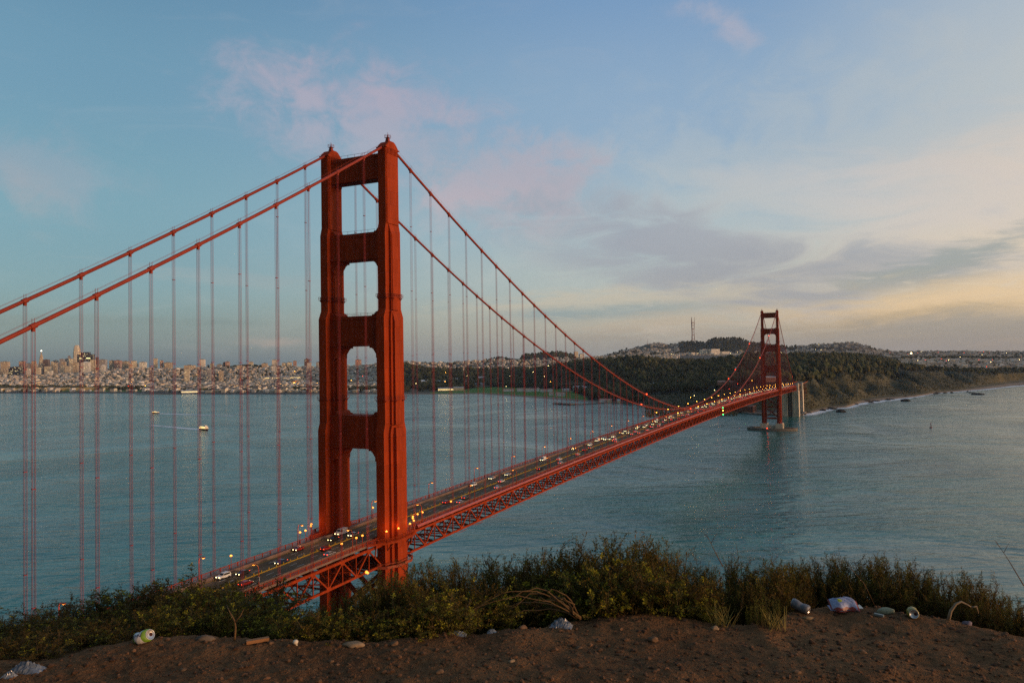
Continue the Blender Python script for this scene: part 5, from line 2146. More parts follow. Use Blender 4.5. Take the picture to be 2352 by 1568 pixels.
# shore left of the tower
for k, (x0, x1, y, col) in enumerate(((-60, 60, 897, 'pier'), (66, 160, 895, 'pier'), (165, 252, 894, 'pier'))):
    shed(x0, x1, y, 4250 + k * 40, 9, col, ('long ochre pier shed at the left edge of the far shore', 'middle ochre pier shed on the far shore at left', 'right ochre pier shed on the far shore at left')[k], 'pier', depth=24)
shed(418, 455, 900, 4080, 8, 'white', 'low club house with a row of yellow green lit windows on the shore', 'roof_grey', lit=2)
shed(165, 185, 886, 4480, 8, 'white', 'small white hall by the lawn below the spire tower', 'roof_grey')
shed(600, 690, 868, 4650, 9, 'cream', 'long cream hall with lamps along its front on the lower slope', 'roof_grey', lit=2)
shed(1090, 1160, 884, 3900, 8, 'grey', 'grey shed beside the elevated road', 'roof_grey')
for k, (u, v) in enumerate(((285, 770), (315, 772), (345, 775), (395, 772), (420, 768), (450, 770), (480, 768), (505, 766), (528, 770))):
    x_, y_ = F6(u, v)
    shed(x_ - 2.6, x_ + 2.6, y_, 2560, 8, 'white', 'small white gabled cottage in the row under the dark woods', 'roof_grey', 'white cottages in a row under the woods', depth=12, lit=1, name='cottage')
for k, (u, v) in enumerate(((620, 768), (650, 766), (680, 768), (740, 766), (765, 764))):
    x_, y_ = F6(u, v)
    shed(x_ - 2.8, x_ + 2.8, y_, 2520, 8, 'cream', 'lit cream house in the second row under the dark woods', 'roof_red', 'cream houses in the second row under the woods', depth=12, lit=2, name='cottage')
x_, y_ = F6(1210, 640)
shed(x_ - 12, x_ + 12, y_, 2820, 12, 'white', 'white gabled hall in the woods left of the far tower', 'roof_white', lit=1)
x_, y_ = F6(1350, 632)
shed(x_ - 5, x_ + 5, y_, 2780, 9, 'white', 'white lit house in the woods beside the far tower', 'roof_white', lit=2)
x_, y_ = F6(1660, 600)
shed(x_ - 8, x_ + 8, y_, 2880, 8, 'white', 'pale house in the woods just right of the far tower', 'roof_white')
x_, y_ = F6(1530, 735)
shed(x_ - 20, x_ + 24, y_, 2230, 9, 'brick', 'long low toll building behind the far tower', 'roof_grey', lit=1)
x_, y_ = F6(1120, 765)
shed(x_ - 24, x_ + 24, y_, 2400, 7, 'brick', 'brown low depot left of the toll building', 'roof_red')
# elevated road behind the lawn
er = empty('elevated_road', (0, 0, 0))
tag(er, 'long pale elevated road running behind the sheds and the lawn', 'elevated road')
m_ = MB()
q_ = []
for x_, y_, d_ in ((1010, 889, 3720), (1070, 888, 3680), (1140, 886.5, 3640), (1200, 884, 3620), (1240, 882, 3620), (1300, 878, 3640)):
    q_.append(at_depth(x_, y_, d_))
for a, c in zip(q_[:-1], q_[1:]):
    m_.bar(tuple(a), tuple(c), 14, 5)
m_.build('deck', M['concrete'], er)
m_ = MB()
for a, c in zip(q_[:-1], q_[1:]):
    for t in (.2, .5, .8):
        p_ = a + (c - a) * t
        m_.box(p_[0] - 1.2, p_[0] + 1.2, p_[1] - 1.2, p_[1] + 1.2, 0, p_[2])
m_.build('column', M['concrete'], er)
er2 = empty('elevated_road', (0, 0, 0))
tag(er2, 'dark elevated road with lamps in front of the woods right of the white villa', 'elevated road')
q_ = [at_depth(x_, y_, d_) for x_, y_, d_ in ((1285, 882, 2980), (1330, 879.5, 2950), (1390, 878, 2900), (1450, 876, 2850), (1510, 874, 2750))]
m_ = MB()
for a, c in zip(q_[:-1], q_[1:]):
    m_.bar(tuple(a), tuple(c), 10, 3.4)
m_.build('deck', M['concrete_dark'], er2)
m_ = MB()
for a, c in zip(q_[:-1], q_[1:]):
    for t in (.2, .5, .8):
        p_ = a + (c - a) * t
        m_.box(p_[0] - 1, p_[0] + 1, p_[1] - 1, p_[1] + 1, 0, p_[2])
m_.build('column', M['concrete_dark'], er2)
# long pier in the bay
pr = empty('wooden_pier', (0, 0, 0))
tag(pr, 'low dark pier reaching from the shore into the bay right of the beach', 'pier')
a_, b_, c_, d_ = (np.array(on_z(*q, 3.0)) for q in (F8(2000, 806), F8(1715, 822), F8(1700, 822), F8(1525, 813)))
m_ = MB()
m_.bar(tuple(a_), tuple(b_), 7, 1.2)
m_.bar(tuple(c_), tuple(d_), 26, 3.0)
m_.build('deck', M['concrete_dark'], pr)
m_ = MB()
for p0, p1, n_, w_ in ((a_, b_, 30, 3), (c_, d_, 18, 12)):
    dr = (p1 - p0) / np.linalg.norm(p1 - p0)
    sd = np.array([-dr[1], dr[0], 0])
    for t in np.linspace(0, 1, n_):
        for s in (-1, 1):
            q = p0 + (p1 - p0) * t + sd * w_ * s
            m_.box(q[0] - .4, q[0] + .4, q[1] - .4, q[1] + .4, -1, 3)
m_.build('pile', M['dark_slot'], pr)
a_, b_ = np.array(on_z(309, 903, 1)), np.array(on_z(520, 904.5, 1))
m_ = MB(); m_.bar((*on_z(312, 906, 0)[:2], 1.2), (*on_z(420, 905, 0)[:2], 1.2), 8, 3.4)
tag(m_.build('breakwater', M['concrete_dark']), 'thin dark breakwater lying off the city shore at left', 'breakwater')
# wooded bluff roads: guard walls that catch the light
for (x0, y0, x1, y1, d0, lab) in ((1858, 856, 1900, 855, 2420, 'short pale road wall on the bluff right of the far pylon'), (1835, 863, 1868, 864, 2230, 'lower pale road wall at the top of the bluff')):
    a_, b_ = gpoint(x0, d0), gpoint(x1, d0 + 60)
    m_ = MB(); m_.bar((a_[0], a_[1], a_[2] + 1.5), (b_[0], b_[1], b_[2] + 1.5), 1.2, 4)
    tag(m_.build('road_wall', M['concrete']), lab, 'wall')

# ------------------------------------------------------------------ small lights ashore
proto_l = {}


def shore_light(p, kind, r, label, group):
    key = (kind, r)
    if key not in proto_l:
        b_ = MB(); b_.tube([(0, 0, -7), (0, 0, 0)], .25, 5)
        c_ = MB(); c_.ico((0, 0, .2), r, 2)
        me1, me2 = b_.mesh('pole', True), c_.mesh('lamp_glass')
        me1.materials.append(M['dark_slot']); me2.materials.append(M[kind])
        proto_l[key] = (me1, me2)
    o = tag(empty('lamp_post', tuple(p)), label, 'lamp post', group)
    for nm, me in zip(('pole', 'lamp_glass'), proto_l[key]):
        q = bpy.data.objects.new(nm, me)
        COL.objects.link(q)
        q.parent = o


rl = random.Random(21)
for k in range(46):
    x_, d_ = rl.uniform(180, 915), rl.choice([rl.uniform(4200, 4500), rl.uniform(4400, 5300)])
    p_ = gpoint(x_, d_)
    shore_light(p_ + np.array([0, 0, 13]), rl.choice(['lamp_far', 'lamp_far', 'lit_house', 'red_beacon']), 1.3, 'tiny lit lamp among the houses on the far shore left of the near tower', 'lamps on the far shore left of the near tower')
for k in range(34):
    x_, d_ = rl.uniform(930, 1560), rl.uniform(3300, 4300)
    p_ = gpoint(x_, d_)
    shore_light(p_ + np.array([0, 0, 12 if d_ < 3700 else 22]), rl.choice(['lamp_far', 'lit_house', 'lit_house']), .95, 'tiny lit lamp by the sheds and woods between the bridge towers', 'lamps between the bridge towers')
for k in range(64):
    x_, d_ = rl.triangular(1560, 1845, 1740), rl.uniform(2130, 2420)
    p_ = gpoint(x_, d_)
    shore_light(p_ + np.array([0, 0, rl.uniform(6, 11)]), rl.choice(['lamp_far', 'lamp_far', 'red_beacon', 'lit_house']), .62, 'tiny lit lamp in the crowded plaza behind the far tower', 'lamps of the plaza behind the far tower')
for k in range(26):
    x_, d_ = rl.uniform(2040, 2352), rl.uniform(3900, 7600)
    p_ = gpoint(x_, d_)
    shore_light(p_ + np.array([0, 0, 14]), rl.choice(['red_beacon', 'lit_house', 'red_beacon']), 1.1, 'tiny light in the coastal houses right of the far tower', 'lights in the coastal houses')
for px, py, d_, r_, lab in ((2093, 811, 6000, 5.5, 'brightest light in the far coastal houses right of the far tower'), (1333.5, 942, None, 0, '')):
    if d_:
        shore_light(at_depth(px, py, d_), 'lit_house', r_, lab, None)
for k in range(22):
    x_, d_ = rl.uniform(1480, 1960), rl.uniform(6900, 7300)
    p_ = gpoint(x_, d_)
    shore_light(p_ + np.array([0, 0, 16]), 'lit_house', 1.1, 'tiny light among the houses at the foot of the far hill', 'lights at the foot of the far hill')


# ------------------------------------------------------------------ the viewpoint: dirt bluff with shrubs and litter
GZ = CAM[2] - 1.6
FH = np.array([math.cos(YAW), math.sin(YAW)])
RH = np.array([math.sin(YAW), -math.cos(YAW)])
EDGE = [(-500, 1560), (-250, 1545), (0, 1528), (120, 1518), (220, 1490), (310, 1472), (450, 1462), (560, 1468), (700, 1477), (830, 1478), (900, 1472), (1000, 1457), (1100, 1447), (1250, 1434), (1290, 1421), (1450, 1408), (1589, 1414), (1689, 1424),
        (1760, 1432), (1810, 1398), (1890, 1386), (2010, 1392), (2090, 1409), (2171, 1413), (2251, 1433), (2352, 1461), (2600, 1520)]
_eth, _erho, _erho2 = [], [], []
for x_, y_ in EDGE:
    v_ = on_z(x_, y_, GZ) - CAM
    _eth.append(math.atan2(v_[:2] @ RH, v_[:2] @ FH))
    _erho.append(math.hypot(v_[0], v_[1]))
_eth, _erho = np.array(_eth), np.array(_erho)
_ex = np.array([e[0] for e in EDGE])


def edge_rho(th):
    return np.interp(th, _eth, _erho, left=_erho[0], right=_erho[-1])


def shelf(th):
    """width of the gently sloping shrub-covered shelf beyond the bare dirt"""
    return np.interp(th, [-.8, -.62, -.35, -.25, 0, .6], [2.2, 2.2, 2.2, .9, .9, .9])


def ground_h(th, rho):
    th, rho = np.asarray(th, float), np.asarray(rho, float)
    e = edge_rho(th)
    s = shelf(th)
    front = np.clip((1.9 - np.abs(th)) / .7, 0, 1)           # behind the viewer the bluff goes on level
    o = np.maximum(rho - e, 0)
    lip = np.clip((th + .50) / .1, 0, 1) * .10 * (1 - np.exp(-o / .10))
    drop = lip + np.where(o < s, o * .24, s * .24 + np.minimum(o - s, 4) * .8 + np.maximum(o - s - 4, 0) * .64)
    f, r = rho * np.cos(th), rho * np.sin(th)
    n = fbm(f * 1.3 + 40, r * 1.3 + 40, 4) * .09 - .012 + fbm(f * 7, r * 7, 3) * .028 + fbm(f * 30, r * 30, 2) * .012
    big = np.clip((rho - 12) / 40, 0, 1) * fbm(f / 22, r / 22, 4) * 14
    bump = .015 * np.exp(-((rho - e + .12) / .22) ** 2)       # little berm at the lip
    return GZ - drop * front + n + big * front + bump


def fore(th, rho):
    th, rho = np.atleast_1d(th), np.atleast_1d(rho)
    P = np.zeros((len(th), 3))
    P[:, 0] = CAM[0] + rho * (np.cos(th) * FH[0] + np.sin(th) * RH[0])
    P[:, 1] = CAM[1] + rho * (np.cos(th) * FH[1] + np.sin(th) * RH[1])
    P[:, 2] = ground_h(th, rho)
    return P


def th_of(px):
    v_ = ray(px, 1400)
    return math.atan2(v_[:2] @ RH, v_[:2] @ FH)


def build_ground():
    ths = np.concatenate([np.linspace(-math.pi, -.86, 40)[:-1], np.linspace(-.86, .80, 460), np.linspace(.80, math.pi, 40)[1:]])
    rhos = np.concatenate([[0.02, .6, 1.2, 1.8, 2.2], np.linspace(2.5, 8.0, 300), np.geomspace(8.2, 420, 70)])
    TH, RH_ = np.meshgrid(ths, rhos)
    P = fore(TH.ravel(), RH_.ravel())
    nr, nc = TH.shape
    idx = np.arange(nr * nc).reshape(nr, nc)
    F = np.stack([idx[:-1, :-1], idx[:-1, 1:], idx[1:, 1:], idx[1:, :-1]], -1).reshape(-1, 4)
    me = bpy.data.meshes.new('ground')
    me.from_pydata(P.tolist(), [], F[:, ::-1].tolist())
    m = bpy.data.materials.new('bare_dirt')
    m.use_nodes = True
    t = NT(m.node_tree)
    b_ = m.node_tree.nodes['Principled BSDF']
    tc = t.n('ShaderNodeNewGeometry').outputs['Position']
    mp = t.n('ShaderNodeMapping')
    mp.inputs['Location'].default_value = tuple(-CAM)
    t.put(mp.inputs[0], tc)
    v = mp.outputs[0]
    a = t.noise(v, 1.4, 5, .6)
    c = t.noise(v, 38, 4, .7)
    d = t.noise(v, 9, 5, .65)
    col = t.ramp(a, [(.3, (.115, .053, .022)), (.7, (.225, .112, .047))])
    col = t.mix(t.smooth(c, .5, .72), col, (.22, .12, .055))
    col = t.mix(t.smooth(d, .56, .75), col, (.06, .034, .018))
    t.put(b_.inputs['Base Color'], col)
    b_.inputs['Roughness'].default_value = .95
    b_.inputs['Specular IOR Level'].default_value = .1
    bp = t.n('ShaderNodeBump')
    bp.inputs['Strength'].default_value = 1.0
    bp.inputs['Distance'].default_value = .03
    t.put(bp.inputs['Height'], t.m('ADD', c, d))
    t.put(b_.inputs['Normal'], bp.outputs[0])
    tag(link_mesh('ground', me, m, smooth=True), kind='structure')


build_ground()
# loose stones
vs, fs = ICO[1]
n_ = 22000
th = RNG.uniform(-.85, .75, n_)
rho = RNG.uniform(2.7, 6.2, n_)
k_ = rho < edge_rho(th) + .25
th, rho = th[k_], rho[k_]
P = fore(th, rho)
n_ = len(th)
s_ = np.minimum(.0034 * (1 / RNG.uniform(.02, 1, n_)) ** .6, .016)
S = np.c_[s_ * RNG.uniform(.8, 1.5, n_), s_ * RNG.uniform(.7, 1.2, n_), s_ * RNG.uniform(.5, .9, n_)]
tn = RNG.uniform(.35, 1.05, n_)[:, None] * np.array([[1, .95, .9]]) * np.where(RNG.random(n_)[:, None] < .04, 1.7, 1)
jv = [(x * random.Random(i).uniform(.75, 1.2), y * random.Random(i + 50).uniform(.75, 1.2), z) for i, (x, y, z) in enumerate(vs)]
gravM = mat('loose_stone', (.13, .064, .028), .95, .3, 40, attr='tint', col2=(.19, .10, .05))
tag(scatter('gravel', jv, fs, P, S, RNG.uniform(0, 6.28, n_), tn, gravM), kind='stuff')

# ---- shrubs
leafG = mat('shrub_leaf', (.125, .100, .022), .7, .3, 6, attr='tint', col2=(.21, .17, .036), spec=.2)
_t = leafG.node_tree
_p = _t.nodes['Principled BSDF']
_tr, _mx = _t.nodes.new('ShaderNodeBsdfTranslucent'), _t.nodes.new('ShaderNodeMixShader')
_mx.inputs[0].default_value = .3
_t.links.new(_p.inputs['Base Color'].links[0].from_socket, _tr.inputs[0])
_t.links.new(_p.outputs[0], _mx.inputs[1])
_t.links.new(_tr.outputs[0], _mx.inputs[2])
_t.links.new(_mx.outputs[0], _t.nodes['Material Output'].inputs[0])
stemM = mat('shrub_stem', (.075, .045, .022), .9, .3, 12, col2=(.13, .085, .045))


def leaf_quads(p, d, n, ln, wd, rg, col, V, F, C):
    """n small leaves around point p, leaning along d"""
    for _ in range(n):
        a = Vector((rg.gauss(0, 1), rg.gauss(0, 1), rg.gauss(0, 1)))
        u = (d * 1.1 + a * .75).normalized()
        s = u.cross(Vector((rg.gauss(0, 1), rg.gauss(0, 1), rg.gauss(0, 1)))).normalized()
        l_, w_ = ln * rg.uniform(.6, 1.3), wd * rg.uniform(.7, 1.2)
        q = p + a * ln * .22
        i = len(V)
        V += [tuple(q), tuple(q + u * l_ * .5 + s * w_), tuple(q + u * l_), tuple(q + u * l_ * .5 - s * w_)]
        F.append((i, i + 1, i + 2, i + 3))
        k = rg.uniform(.6, 1.35)
        C += [(col[0] * k, col[1] * k, col[2] * k, 1)] * 4


def shrub_mesh(kind, seed):
    """foliage and stems of a shrub of unit height"""
    rg = random.Random(seed)
    V, F, C = [], [], []
    st = MB()
    nm = {'wand': 44, 'leafy': 36, 'low': 34, 'grassy': 26}[kind]
    for i in range(nm):
        az = rg.uniform(0, 6.283)
        lean = {'wand': .55, 'leafy': .95, 'low': 1.45, 'grassy': .4}[kind] * (rg.random() ** .75)
        L = {'wand': 1.0, 'leafy': .95, 'low': 1.15, 'grassy': 1.0}[kind] * rg.uniform(.55, 1.12)
        d = Vector((math.cos(az) * math.sin(lean), math.sin(az) * math.sin(lean), math.cos(lean)))
        base = Vector((rg.gauss(0, .14), rg.gauss(0, .14), -.10))
        pts, p = [base], base.copy()
        ns = 7
        for q in range(ns):
            d = (d + Vector((rg.gauss(0, .13), rg.gauss(0, .13), .16 if kind in ('wand', 'grassy') else .09))).normalized()
            p = p + d * (L / ns)
            pts.append(p.copy())
        st.tube(pts, [.011 * (1 - .8 * q / ns) for q in range(ns + 1)], 4, cap=False)
        brown = rg.random() < {'wand': .52, 'leafy': .30, 'low': .72, 'grassy': .1}[kind]
        col = (1.0, .76, .55) if brown else rg.choice([(.9, 1.0, .8), (.75, .95, .8), (1.15, 1.2, .8)])
        dim = rg.uniform(.5, 1.25) * (.8 if kind == 'low' else 1)
        col = tuple(c * dim for c in col)
        if kind == 'grassy':
            for q in range(3, ns + 1):
                leaf_quads(pts[q], (pts[q] - pts[q - 1]).normalized(), 9, .075, .0075, rg, (.9, 1.1, .75), V, F, C)
            continue
        for q in range(2, ns + 1):
            dd = (pts[q] - pts[q - 1]).normalized()
            for j in range(2 if kind == 'wand' else 3):
                if rg.random() < .55:
                    o = (dd * (.9 if kind == 'wand' else .5) + Vector((rg.gauss(0, .55), rg.gauss(0, .55), rg.gauss(.1, .35)))).normalized()
                    bl = rg.uniform(.10, .24) * (1.25 if kind != 'wand' else 1.0)
                    e = pts[q] + o * bl
                    st.tube([pts[q], e], [.0045, .002], 3, cap=False)
                    nb = 5 if kind == 'wand' else 4
                    for w in range(1, nb + 1):
                        c = pts[q].lerp(e, w / nb)
                        leaf_quads(c, o, 4 if kind == 'wand' else 5, .042 if kind == 'wand' else .046, .0062 if kind == 'wand' else .0105, rg, col, V, F, C)
                    if kind != 'wand' and rg.random() < .4 and not brown:          # fresh tip
                        leaf_quads(e, o, 9, .055, .016, rg, (2.1, 2.3, .9), V, F, C)
            leaf_quads(pts[q], dd, 5, .04, .009, rg, col, V, F, C)
    me = bpy.data.meshes.new('foliage')
    me.from_pydata(V, [], F)
    at = me.attributes.new('tint', 'FLOAT_COLOR', 'POINT')
    at.data.foreach_set('color', np.array(C, np.float32).ravel())
    me.materials.append(leafG)
    sm = st.mesh('stems')
    sm.materials.append(stemM)
    return me, sm


SH = {k: [shrub_mesh(k, 100 + i * 7 + len(k)) for i in range(n)] for k, n in (('wand', 4), ('leafy', 3), ('low', 3), ('grassy', 1))}
rs = random.Random(17)
NSH = {}


def shrub(px, off, ytop, kind, label, group=None, wide=1.0, top_h_=None):
    th = th_of(px)
    rho = float(edge_rho(th)) + off
    p = fore(th, rho)[0]
    # height that brings the crown to its row in the picture's frame
    dep = rho * math.cos(th)
    top = at_depth(px, ytop, dep)[2]
    h = max(top - p[2], .12) if top_h_ is None else top_h_
    v = NSH.get(kind, 0)
    NSH[kind] = v + 1
    fo, sm = SH[kind][v % len(SH[kind])]
    o = tag(empty('shrub', tuple(p), None, rs.uniform(0, 6.28)), label, 'shrub', group)
    w = h * wide * rs.uniform(.9, 1.15)
    o.scale = (w, w, h * 1.02)
    for nm, me in (('foliage', fo), ('stems', sm)):
        q = bpy.data.objects.new(nm, me)
        COL.objects.link(q)
        q.parent = o
    return o


# left mound: low spreading brush
TOPL = curve([(-200, 1440), (0, 1418), (60, 1402), (100, 1392), (160, 1388), (250, 1368), (330, 1358), (400, 1346), (470, 1338), (520, 1341), (560, 1356), (640, 1378), (700, 1392), (760, 1385)])
G1 = 'low shrubs on the mound at left'
for x_ in np.arange(-120, 640, 46):
    shrub(x_ + rs.uniform(-12, 12), rs.uniform(1.7, 2.1), TOPL(x_) + rs.uniform(-3, 7), 'low', 'low brown green shrub along the crest of the left mound', 'shrubs along the crest of the left mound', 1.5)
for x_ in np.arange(-100, 620, 84):
    shrub(x_ + rs.uniform(-20, 20), rs.uniform(1.0, 1.35), TOPL(x_) + rs.uniform(32, 46), 'low', 'low matted shrub in the middle of the left mound', 'shrubs in the middle of the left mound', 1.7)
for x_ in np.arange(-80, 330, 88):
    shrub(x_ + rs.uniform(-20, 20), rs.uniform(.25, .65), TOPL(x_) + rs.uniform(62, 84), 'low', 'low brown matted shrub spreading toward the dirt at lower left', 'matted shrubs at the lower left dirt edge', 1.8)
for x_, of, yt, lab in ((345, .50, 1400, 'leafy green shrub behind the crushed can'), (425, .5, 1392, 'leafy shrub with fresh tips right of the crushed can'), (505, .48, 1395, 'broad leafy green shrub left of the small pale trunk'), (570, .52, 1402, 'leafy shrub over the small pale trunk'),
                        (640, .52, 1406, 'leafy shrub above the short wooden stick'), (520, 1.0, 1352, 'round leafy shrub in front of the bridge deck'), (430, 1.1, 1358, 'round leafy shrub left of the one before the bridge deck'), (600, 1.0, 1374, 'leafy shrub below the near truss')):
    shrub(x_, of, yt, 'leafy', lab, None, 1.25)
# thin growth under the truss and tower
for x_, yt in ((690, 1392), (735, 1382), (780, 1366), (822, 1350), (845, 1340), (866, 1334), (890, 1322), (915, 1318), (935, 1312)):
    shrub(x_, rs.uniform(.45, .75), yt + 10, 'wand', 'thin twiggy shrub standing below the near bridge tower', 'twiggy shrubs below the near tower', .95)
for x_ in (672, 720, 770, 815, 860, 905, 950):
    shrub(x_, .20, 1410 + rs.uniform(-8, 8), 'leafy', 'dark leafy shrub at the dirt edge below the near tower', 'leafy shrubs at the dirt edge below the tower', 1.3)
# centre hedge of upright brush
TOPC = curve([(930, 1330), (960, 1312), (1000, 1306), (1050, 1300), (1100, 1302), (1150, 1296), (1200, 1288), (1250, 1272), (1300, 1266), (1360, 1258), (1400, 1252), (1450, 1250), (1500, 1256), (1550, 1274), (1600, 1294), (1650, 1300), (1700, 1296), (1750, 1304), (1800, 1308), (1850, 1294), (1900, 1284), (1950, 1280), (2000, 1276), (2050, 1284), (2100, 1296), (2150, 1312), (2200, 1322), (2250, 1338), (2300, 1362), (2352, 1388), (2420, 1410)])
for x_ in np.arange(940, 1610, 36):
    shrub(x_ + rs.uniform(-10, 10), rs.uniform(.6, .95), TOPC(x_) + rs.uniform(-8, 12), 'wand', 'upright brown tipped shrub in the tall hedge right of the near tower', 'upright shrubs of the tall hedge right of the tower', .85)
for x_ in np.arange(980, 1620, 52):
    shrub(x_ + rs.uniform(-14, 14), rs.uniform(.10, .3) + (.26 if 1040 < x_ < 1350 else 0), TOPC(x_) + rs.uniform(46, 66), 'leafy', 'leafy green shrub in front of the tall hedge right of the near tower', 'leafy shrubs before the tall hedge', 1.15)
for x_, yt, lab in ((1385, 1300, 'big bushy green shrub at the highest part of the hedge'), (1470, 1296, 'bushy shrub with yellow green tips right of the hedge top'), (1545, 1322, 'bushy shrub at the right end of the tall hedge')):
    shrub(x_, .22, yt, 'leafy', lab, None, 1.2)
# right bank: spiky dark wands
for x_ in np.arange(1610, 2440, 33):
    shrub(x_ + rs.uniform(-10, 10), rs.uniform(.55, .9), TOPC(x_) + rs.uniform(-6, 12), 'wand', 'spiky dark shrub on the right bank in front of the sea', 'spiky shrubs on the right bank', .8)
for x_ in np.arange(1620, 2440, 44):
    shrub(x_ + rs.uniform(-10, 10), rs.uniform(.36, .56), TOPC(x_) + rs.uniform(38, 58), 'wand', 'shorter dark shrub in the front row of the right bank', 'front row shrubs on the right bank', 1.0)
for x_, yt in ((1772, 1312), (1792, 1306), (1812, 1300), (1832, 1302)):
    shrub(x_, .5, yt, 'wand', 'spiky shrub where the tall hedge meets the right bank', 'spiky shrubs where the hedge meets the right bank', .9)
shrub(1748, -.03, 1372, 'grassy', 'small bright green spiky plant at the end of the bare dirt', None, .75)
shrub(1722, .02, 1388, 'grassy', 'little spiky plant left of the bright green one', None, .7)
shrub(1786, -.02, 1376, 'grassy', 'spiky green plant beside the crushed grey can', None, .6)


# ---- dead wood, stalks
def on_ground(px, py, lift=0.0):
    """ground point seen at (px, py)"""
    r = ray(px, py)
    th = math.atan2(r[:2] @ RH, r[:2] @ FH)
    hl = math.hypot(r[0], r[1])
    t = 2.0
    for _ in range(600):
        p = CAM + r * t
        if p[2] <= float(ground_h(th, hl * t)) + lift:
            break
        t += .012
    return p


def twig_thing(name, pts_list, rad, label, cat, m=None):
    mb = MB()
    for pts, r0 in pts_list:
        k = len(pts)
        mb.tube(pts, [r0 * .66 * (1 - .75 * i / (k - 1)) for i in range(k)], 6)
    return tag(mb.build(name, m or stemM, None, None, True), label, cat)


deadM = mat('dead_wood', (.12, .065, .025), .9, .3, 30, col2=(.19, .11, .045))


def bowed(p, q, h, n=8, j=.02, rg=rs):
    p, q = Vector(p), Vector(q)
    return [p.lerp(q, i / n) + Vector((rg.uniform(-j, j), rg.uniform(-j, j), h * math.sin(math.pi * i / n) + rg.uniform(-j, j) * .5)) for i in range(n + 1)]


B0 = Vector(on_ground(1330, 1428)) + Vector((0, 0, .03))
brl = []
for px, py, h, r0 in ((1215, 1385, .06, .012), (1180, 1368, .10, .010), (1120, 1420, .10, .009), (1160, 1402, .12, .009), (1090, 1398, .14, .007), (1250, 1360, .08, .009), (1285, 1375, .05, .010), (1140, 1432, .07, .008), (1230, 1400, .10, .008), (1060, 1412, .12, .006)):
    dep = (Vector(on_ground(1330, 1428)) - Vector(CAM)).dot(Vector(FW)) + rs.uniform(-.15, .25)
    brl.append((bowed(B0, at_depth(px, py, dep), h), r0))
twig_thing('dead_branch', brl, .01, 'fan of bare tan branches sprawling left at the foot of the tall hedge', 'branch', deadM)
brl = []
for px, py, h in ((250, 1425, .05), (215, 1450, .05), (200, 1478, .04), (265, 1462, .03), (180, 1440, .06)):
    q0 = Vector(on_ground(330, 1446)) + Vector((0, 0, .04))
    dep = (q0 - Vector(CAM)).dot(Vector(FW)) - .05
    brl.append((bowed(q0, at_depth(px, py, dep), h), .006))
twig_thing('dead_branch', brl, .01, 'bare thin branches trailing left of the crushed can', 'branch', deadM)
q0 = Vector(on_ground(538, 1472)) + Vector((0, 0, -.02))
dep = (q0 - Vector(CAM)).dot(Vector(FW))
twig_thing('small_trunk', [([q0, at_depth(541, 1440, dep), at_depth(539, 1425, dep), at_depth(527, 1404, dep), at_depth(520, 1388, dep + .05)], .011), ([at_depth(540, 1428, dep), at_depth(553, 1412, dep), at_depth(560, 1398, dep)], .008)], .01, 'small pale forked trunk rising from the dirt under leafy shrub', 'trunk', deadM)
for px, pts, lab in ((1693, [(1678, 1432), (1690, 1350), (1696, 1280), (1690, 1245)], 'tall thin dry stalk above the right end of the bare dirt'), (1640, [(1672, 1430), (1650, 1385), (1634, 1345)], 'short leaning dry stalk left of the tall thin one'),
                     (1800, [(1795, 1410), (1798, 1360), (1806, 1345)], 'dry forked stalk beside the spiky green plant'), (1640, [(1660, 1300), (1640, 1262), (1622, 1225)], 'dry stalk sticking out of the hedge left of the far tower'),
                     (2330, [(2352, 1345), (2318, 1288), (2286, 1240)], 'long dry stem leaning left at the right edge'), (1960, [(2010, 1392), (1985, 1340), (1950, 1300)], 'thin dry stem slanting over the pale green lump')):
    q0 = Vector(on_ground(*pts[0])) if pts[0][1] > 1395 else None
    dep = (q0 - Vector(CAM)).dot(Vector(FW)) if q0 else 5.1
    pp = [q0 or Vector(at_depth(*pts[0], dep))] + [Vector(at_depth(x_, y_, dep)) for x_, y_ in pts[1:]]
    side = [([pp[1].lerp(pp[-1], .4), pp[1].lerp(pp[-1], .4) + Vector((.03, -.04, .07))], .003), ([pp[1].lerp(pp[-1], .65), pp[1].lerp(pp[-1], .65) + Vector((-.03, .04, .06))], .003)]
    twig_thing('dry_stalk', [(pp, .0055)] + side, .01, lab, 'stalk', deadM)
q0, q1 = Vector(on_ground(2178, 1424)), Vector(on_ground(2244, 1420))
dep = (q0 - Vector(CAM)).dot(Vector(FW))
paleM = mat('pale_bark', (.26, .19, .12), .9, .25, 25)
twig_thing('curled_branch', [([q0, at_depth(2184, 1402, dep), at_depth(2196, 1386, dep), at_depth(2208, 1381, dep), at_depth(2222, 1388, dep), at_depth(2232, 1394, dep)], .016), ([at_depth(2232, 1394, dep), at_depth(2243, 1392, dep), at_depth(2248, 1408, dep)], .010)], .01, 'pale curled branch arching over the dirt at right', 'branch', paleM)

# ---- litter
metalM = mat('can_metal', (.62, .60, .57), .35, .1, 20, metal=.7)
canW = mat('can_white', (.60, .57, .54), .4, .08, 20, spec=.5)
canG = mat('can_green', (.17, .30, .02), .4, .15, 15, spec=.5)
inkM = mat('can_ink', (.03, .03, .10), .6, .1, 30)


